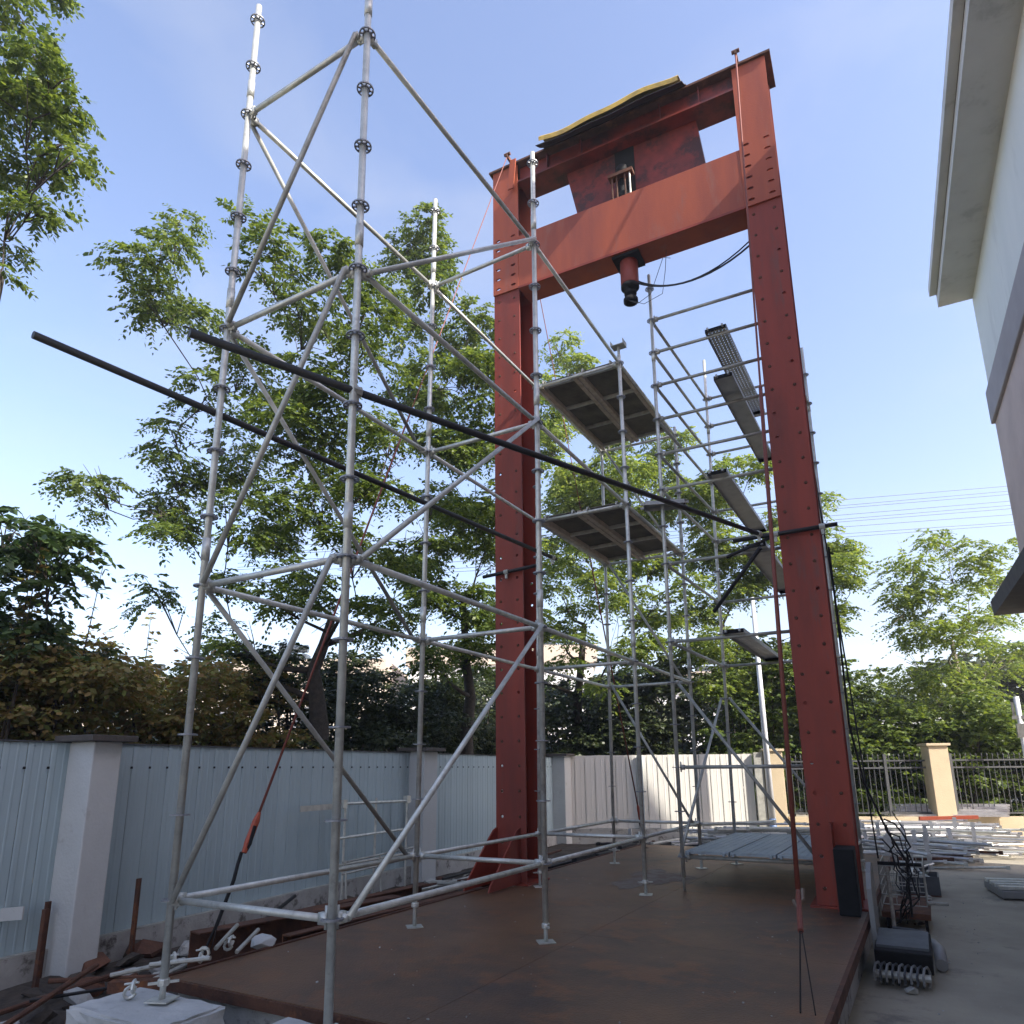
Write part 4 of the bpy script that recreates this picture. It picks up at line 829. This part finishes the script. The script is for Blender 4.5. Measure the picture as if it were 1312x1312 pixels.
TREES = {
'A': ([(-3.85,5.04,1.38),(-3.8,4.83,2.25),(-3.46,4.8,3.06)],
  [(-4.36,1.98,7.84,0.46),(-4.84,2.17,7.45,0.43),(-5.3,3.09,7.99,0.45),(-4.96,2.54,8.83,0.32),(-3.19,2.69,7.73,0.42),(-3.27,3.43,7.8,0.45),(-2.73,3.75,8.14,0.5),(-1.99,3.66,7.26,0.43),(-3.38,4.12,7.64,0.52),(-2.06,3.7,6.56,0.47),(-4.52,3.04,6.27,0.4),(-4.16,3.41,6.75,0.46),(-3.66,3.61,6.3,0.52),(-5.35,3.16,5.83,0.39),(-5.56,3.49,5.48,0.45),(-5.17,4.11,5.91,0.6),(-3.28,3.7,5.54,0.57),(-3.13,4.49,6.1,0.56),(-5.94,3.34,4.91,0.45),(-4.9,3.15,4.27,0.46),(-3.75,3.1,4.33,0.46),(-4.8,4.71,4.66,0.6),(-3.21,4.02,4.65,0.53),(-6.1,2.31,5.01,0.35),(-6.99,3.11,5.28,0.31),(-5.9,3.49,3.51,0.34),(-4.75,4.08,2.77,0.43),(-5.68,4.35,2.46,0.5),(-3.42,3.67,3.18,0.44),(-2.59,4.99,5.91,0.5),(-2.48,4.53,4.93,0.54),(-2.52,4.14,3.85,0.46),(-2.53,5.39,4.19,0.49),(-3.21,5.87,3.36,0.52),(-2.79,4.49,3.04,0.45),(-2.04,5.4,4.88,0.44),(-4.5,3.59,3.55,0.35),(-4.0,4.87,3.77,0.47),(-4.89,4.68,2.44,0.42),(-2.86,3.52,6.47,0.5),(-3.56,4.8,5.66,0.56)]),
'B': ([(-3.81,9.16,1.55),(-3.67,8.87,2.86),(-3.57,8.54,4.24)],
  [(-3.61,6.82,11.71,0.42),(-3.9,6.83,11.28,0.42),(-3.54,7.38,11.23,0.43),(-3.45,6.8,10.15,0.5),(-4.1,7.27,9.96,0.43),(-3.19,8.12,9.77,0.6),(-2.65,7.05,8.12,0.69),(-3.88,7.98,8.61,0.63),(-2.51,7.73,8.43,0.5),(-2.92,8.02,7.3,0.73),(-3.13,7.23,6.85,0.63),(-3.43,8.54,6.23,0.75),(-3.66,7.78,5.04,0.65),(-3.42,9.19,5.39,0.63),(-3.36,8.16,4.13,0.67),(-3.53,9.01,3.18,0.54),(-4.1,8.02,4.2,0.53),(-2.41,8.42,8.04,0.48),(-2.26,8.12,5.85,0.52),(-3.8,8.03,2.91,0.54)]),
'C': ([(-4.18,15.17,1.29),(-3.96,14.89,2.75),(-3.57,14.59,4.64)],
  [(-3.58,13.28,12.66,0.45),(-3.24,13.71,11.9,0.49),(-3.75,12.95,11.05,0.57),(-3.89,14.24,10.97,0.74),(-3.38,12.35,9.05,0.74),(-3.62,14.62,9.19,0.91),(-1.92,13.28,8.19,0.78),(-1.76,15.88,10.0,0.6),(-3.85,13.98,7.93,0.88),(-2.88,14.48,7.9,0.92),(-2.19,15.94,8.99,0.88),(-1.72,15.79,7.99,0.86),(-4.37,14.93,5.71,0.9),(-2.3,13.38,5.52,0.88),(-1.69,14.73,6.18,0.93),(-2.38,13.93,3.78,0.8),(-3.73,13.5,4.05,0.74),(-1.33,14.72,4.84,0.74),(-4.69,14.62,7.1,0.82),(-2.99,13.02,6.37,0.73),(-4.85,13.01,4.93,0.71),(-5.37,13.89,3.39,0.73),(-2.7,14.86,10.18,0.59),(-2.68,17.15,3.56,0.79)]),
'D': ([(-0.68,17.79,1.15),(-0.51,17.43,2.77),(-0.36,16.98,4.7)],
  [(-1.1,15.74,10.15,0.55),(-0.04,15.14,8.58,0.68),(-0.81,15.87,8.31,0.85),(0.06,16.88,8.36,0.82),(1.15,15.31,8.48,0.5),(1.18,17.6,7.77,0.59),(0.47,16.42,6.84,0.83),(-0.63,16.5,6.94,0.94),(0.89,17.83,6.22,0.73),(-0.08,17.46,5.57,0.95),(-0.98,16.55,5.26,0.93),(0.21,17.63,4.19,0.89),(-0.71,16.0,3.92,0.81),(2.92,18.18,7.04,0.66),(2.97,17.3,5.9,0.67),(2.48,18.42,5.1,0.49),(2.06,17.99,6.43,0.89),(2.01,18.21,8.41,0.6),(1.88,17.92,4.62,0.74),(-0.33,15.87,3.04,0.7)]),
'E': ([(5.27,20.71,0.67),(5.24,20.19,2.45),(5.19,19.7,4.13)],
  [(5.2,19.03,6.89,0.52),(4.53,17.84,5.97,0.54),(4.1,19.42,5.78,0.67),(5.37,18.89,6.1,0.68),(6.04,19.19,6.29,0.64),(6.8,21.44,6.05,0.59),(4.8,18.82,5.22,0.81),(5.71,19.2,5.18,0.8),(3.83,18.23,4.85,0.55),(4.51,19.17,4.44,0.82),(5.35,18.47,4.03,0.85),(6.43,20.41,4.67,0.78),(4.03,20.53,3.79,0.73),(4.92,20.01,3.21,0.91),(5.98,21.14,3.48,0.8),(6.85,22.16,4.0,0.83),(4.46,20.86,2.54,0.72),(5.42,21.12,2.4,0.8),(6.09,21.78,2.19,0.5)]),
'F': ([(-5.58,0.37,1.03),(-5.2,-0.0,3.15),(-4.71,-0.41,5.61)],
  [(-3.82,-0.34,9.08,0.31),(-2.85,-0.43,8.01,0.27),(-3.42,-0.37,7.98,0.34),(-2.87,-0.24,7.82,0.25),(-3.02,-0.32,7.34,0.32),(-3.08,0.01,7.87,0.19),(-2.85,-0.08,7.15,0.21),(-3.72,-0.13,7.33,0.31),(-3.39,0.05,7.14,0.23),(-2.46,-0.1,6.75,0.12),(-3.46,-0.09,6.66,0.26),(-3.18,0.03,6.5,0.15),(-4.05,0.05,6.53,0.16),(-3.23,-0.26,5.65,0.08),(-3.35,-0.83,7.91,0.34),(-4.1,-0.61,7.66,0.44),(-3.96,-0.47,6.8,0.35),(-3.55,-0.5,9.28,0.3),(-3.49,-0.92,8.94,0.42)]),
'G': ([(-5.38,1.05,0.27),(-5.21,0.94,1.03),(-5.02,0.81,1.88)],
  [(-3.81,0.7,3.2,0.37),(-4.41,1.36,3.35,0.3),(-4.08,0.58,3.3,0.34),(-3.69,0.82,2.76,0.2),(-4.24,0.79,2.42,0.34),(-4.0,1.04,2.3,0.29),(-4.49,0.41,2.98,0.42),(-5.16,0.63,2.4,0.53),(-4.45,1.63,2.31,0.28)]),
}

tree('tall_tree', 'large dark spreading tree behind the near left fence with many layered boughs', *TREES['A'], LEAFA, BARK, dens=125, flen=.33, leaf=.080, r0=.15, seed=2)
tree('tall_tree', 'slender tall tree just left of the left red column', *TREES['B'], LEAFA, BARK, dens=135, flen=.36, leaf=.095, r0=.13, seed=3)
tree('tall_tree', 'bright green tree between the left red column and the far tower', *TREES['C'], LEAFY, BARK, dens=85, flen=.40, leaf=.115, r0=.17, seed=4, nl=7)
tree('tall_tree', 'bright green tree behind the far scaffold tower and right column', *TREES['D'], LEAFY, BARK, dens=85, flen=.40, leaf=.115, r0=.17, seed=5, nl=7)
tree('tall_tree', 'pale slim tree standing behind the railings at the right', *TREES['E'], LEAFY, BARKP, dens=48, flen=.42, leaf=.11, r0=.12, seed=6, nl=7)
tree('tall_tree', 'near bough of leaves hanging in at the upper left corner', *TREES['F'], LEAFA, BARK, dens=230, flen=.24, leaf=.066, r0=.16, seed=7)
tree('young_tree', 'dark ferny young tree at the left edge above the fence', *TREES['G'], LEAFD, BARK, dens=90, flen=.42, leaf=.11, r0=.06, seed=8, nl=10)
def bush(lab, clumps, m, dens, leaf, seed, name='bush', cat='bush', group='bushes behind the left fence', sprigs=0):
    r = np.random.default_rng(seed); x0 = np.mean([c[0] for c in clumps]); y0 = np.mean([c[1] for c in clumps])
    t = thing(name, lab, cat, (x0, y0, ZG), group); b = MB()
    for c in clumps: b.path([(x0 + (c[0] - x0) * .4, y0 + (c[1] - y0) * .4, ZG), (c[0], c[1], c[2])], [.03, .012], 5)
    P, Dn, Ln = clump_fronds(r, clumps, dens, .22)
    for i in range(sprigs):
        c = clumps[r.integers(len(clumps))]; p = np.array(c[:3]) + r.normal(0, .25, 3) * c[3]; h = r.uniform(.6, 1.3)
        b.path([p, p + np.array([r.normal(0, .05), r.normal(0, .05), h])], [.008, .003], 4)
        kk = 9; q = p + np.outer(np.linspace(.3, 1, kk) * h, [0, 0, 1.]); P = np.concatenate([P, q]); dd = r.normal(0, 1, (kk, 3)); dd[:, 2] = .2; dd /= np.linalg.norm(dd, axis=1)[:, None]
        Dn = np.concatenate([Dn, dd]); Ln = np.concatenate([Ln, np.full(kk, .10)])
    part('stems', b, BARK, t)
    me = leaves_mesh('foliage', P - np.array([x0, y0, ZG]), Dn, Ln, m, nl=4, lw=.36, leaf=leaf, droop=.2, seed=seed)
    o = D.objects.new('foliage', me); COL.objects.link(o); o.parent = t
r_ = np.random.default_rng(12)
def blob_run(P0, P1, n, zlo, zhi, R, jit):
    out = []
    for i in range(n):
        s = r_.uniform(0, 1); p = np.array(P0) * (1 - s) + np.array(P1) * s + r_.normal(0, jit, 2)
        out.append((float(p[0]), float(p[1]), float(r_.uniform(zlo, zhi)), float(R * r_.uniform(.7, 1.25))))
    return out
labs = ['brown tinged bush behind the left end of the fence', 'reddish bush with upright sprigs behind the left pier', 'dark dense bush below the main left tree', 'dark dense bush behind the fence left of the second pier', 'dark bush behind the fence near the left red column', 'dark bush behind the far corner of the sheet fences']
for i, (ya, yb, m, zt, dn, sp) in enumerate(((-3.5, -.2, LEAFR, 1.45, 130, 6), (-.4, 2.0, LEAFR, 1.5, 130, 14), (1.8, 4.6, LEAFR, 1.75, 130, 6), (4.4, 7.4, LEAFH, 2.1, 120, 0), (7.2, 10.4, LEAFH, 2.2, 120, 0), (10.2, 13.6, LEAFH, 2.5, 110, 0))):
    bush(labs[i], blob_run((-4.35 - .084 * ya, ya), (-4.35 - .084 * yb, yb), 40, -.2, zt + .45, .55, .3), m, dn, .075, 30 + i, sprigs=sp)
labs2 = ['dark bush behind the white sheet fence, nearest the corner', 'dark bush behind the white sheet fence, under the middle tree', 'dark leafy bush behind the beige pier', 'olive bush behind the first railing bay', 'dark bush behind the wide beige pier', 'dark bush behind the railings at the right frame edge']
for i in range(6):
    s0, s1 = -1 + i * 2.4, 1.4 + i * 2.4; A = FO2 + FR * s0 - FRN * 2.1; B_ = FO2 + FR * s1 - FRN * 2.1; zt = (3.5, 3.9, 3.6, 3.3, 2.5, 2.0)[i]
    bush(labs2[i], blob_run((A.x, A.y), (B_.x, B_.y), 32, -.4, zt - .2, .75, .4), (LEAFH, LEAFH, LEAFA, LEAFA, LEAFA, LEAFA)[i], 60, .11, 50 + i, group='bushes behind the far fence')
# far wood beyond: one dark mass of foliage
P_ = []
cl = [(float(-12 + 3.2 * i + r_.normal(0, .8)), float(24 + 1.1 * i + r_.normal(0, 1)), float(r_.uniform(-.2, 4.3)), float(r_.uniform(1.2, 1.9))) for i in range(12) for _ in range(6)]
cl += [(float(-9.5 + r_.normal(0, .8)), float(-6 + 2.2 * i), float(r_.uniform(-.3, 2.2)), 1.2) for i in range(12) for _ in range(3)]
P, Dn, Ln = clump_fronds(r_, cl, 14, .5)
me = leaves_mesh('distant_wood', P, Dn, Ln, LEAFH, nl=5, lw=.4, leaf=.26, droop=.2, seed=77)
o = D.objects.new('distant_wood', me); COL.objects.link(o); o['kind'] = 'stuff'; o['label'] = 'dark mass of distant foliage behind the fences'; o['category'] = 'wood'

random.seed(3)
def spill(cx, cy, rx, ry, lab, z=ZP + .003):
    n = 26; q = MB(); ring = []
    for k in range(n):
        a = 2 * math.pi * k / n; j = 1 + .28 * math.sin(3 * a + 1) + .15 * math.sin(7 * a) + random.uniform(-.12, .12)
        ring.append((cx + rx * j * math.cos(a), cy + ry * j * math.sin(a), z))
    q.add([(cx, cy, z + .001)] + ring, [(0, 1 + k, 1 + (k + 1) % n) for k in range(n)])
    solo('cement_spill', q, SPILL, lab, 'spill')
SPILL = mat('dried_cement_dust', (.20, .17, .14), .9, 0, .02, 9, .3, 60, col2=(.13, .09, .065), spots=.9, spotcol=(.15, .088, .058), spscale=9, sp_lo=.5)
spill(.95, 6.2, .38, .75, 'pale dried cement smear on the steel bed behind the u-head post foot')

# ------------------------------------------------------------ thin summer haze
b = MB().box((-133, -113, -2.0), (133, 153, 22)); hz = part('haze', b, CABLE); hz['kind'] = 'stuff'
hm = D.materials.new('air'); hm.use_nodes = True; hm.node_tree.nodes.remove(hm.node_tree.nodes['Principled BSDF'])
pv = hm.node_tree.nodes.new('ShaderNodeVolumePrincipled'); pv.inputs['Density'].default_value = .0019; pv.inputs['Color'].default_value = (.93, .95, 1, 1); pv.inputs['Anisotropy'].default_value = .3
hm.node_tree.links.new(pv.outputs[0], hm.node_tree.nodes['Material Output'].inputs['Volume']); hz.data.materials.clear(); hz.data.materials.append(hm)

random.seed(9)
gb = MB()
for i in range(420):
    if i % 3: x, y, z = random.uniform(3.6, 6.2), random.uniform(2.5, 13.5), ZG
    else: x, y, z = random.uniform(-.5, 3.4), random.uniform(.5, 9.8), ZP
    r = random.uniform(.004, .014); h_ = hull((x, y, z + r * .4), r, 7); gb.add(h_.v, h_.f)
o = part('grit', gb, PLINTH); o['kind'] = 'stuff'; o['label'] = 'scattered grit and crumbs on the yard and the steel bed'; o['category'] = 'grit'

random.seed(31)
for (lb, x, y, dx, dy, h) in (('flat rusty plate lying against the bed behind the trolley', 3.6, 8.0, .35, .7, .04), ('dark low crate of fittings behind the wire basket trolley', 3.62, 8.9, .5, .6, .26), ('grey flat bar bundle lying beside the bed past the trolley', 3.60, 10.0, .4, 1.6, .12)):
    t = thing('scrap_crate' if h > .2 else 'scrap_plate', lb, 'scrap', (x + dx / 2, y + dy / 2, ZG))
    part('base', MB().box((x, y, ZG + .002), (x + dx, y + dy, ZG + .02)), RUST, t)
    if h > .05:
        for (lo, hi) in (((x, y, ZG + .021), (x + .02, y + dy, ZG + h)), ((x + dx - .02, y, ZG + .021), (x + dx, y + dy, ZG + h)), ((x + .021, y, ZG + .021), (x + dx - .021, y + .02, ZG + h)), ((x + .021, y + dy - .02, ZG + .021), (x + dx - .021, y + dy, ZG + h))): part('side_board', MB().box(lo, hi), IRON, t)
        for i in range(9):
            p = Vector((x + random.uniform(.08, dx - .08), y + random.uniform(.1, dy - .1), ZG + h * .8)); part('fitting', MB().tube(p, p + Vector((random.uniform(-.15, .15), random.uniform(-.3, .3), random.uniform(.0, .12))), .02, n=6), GALV, t)
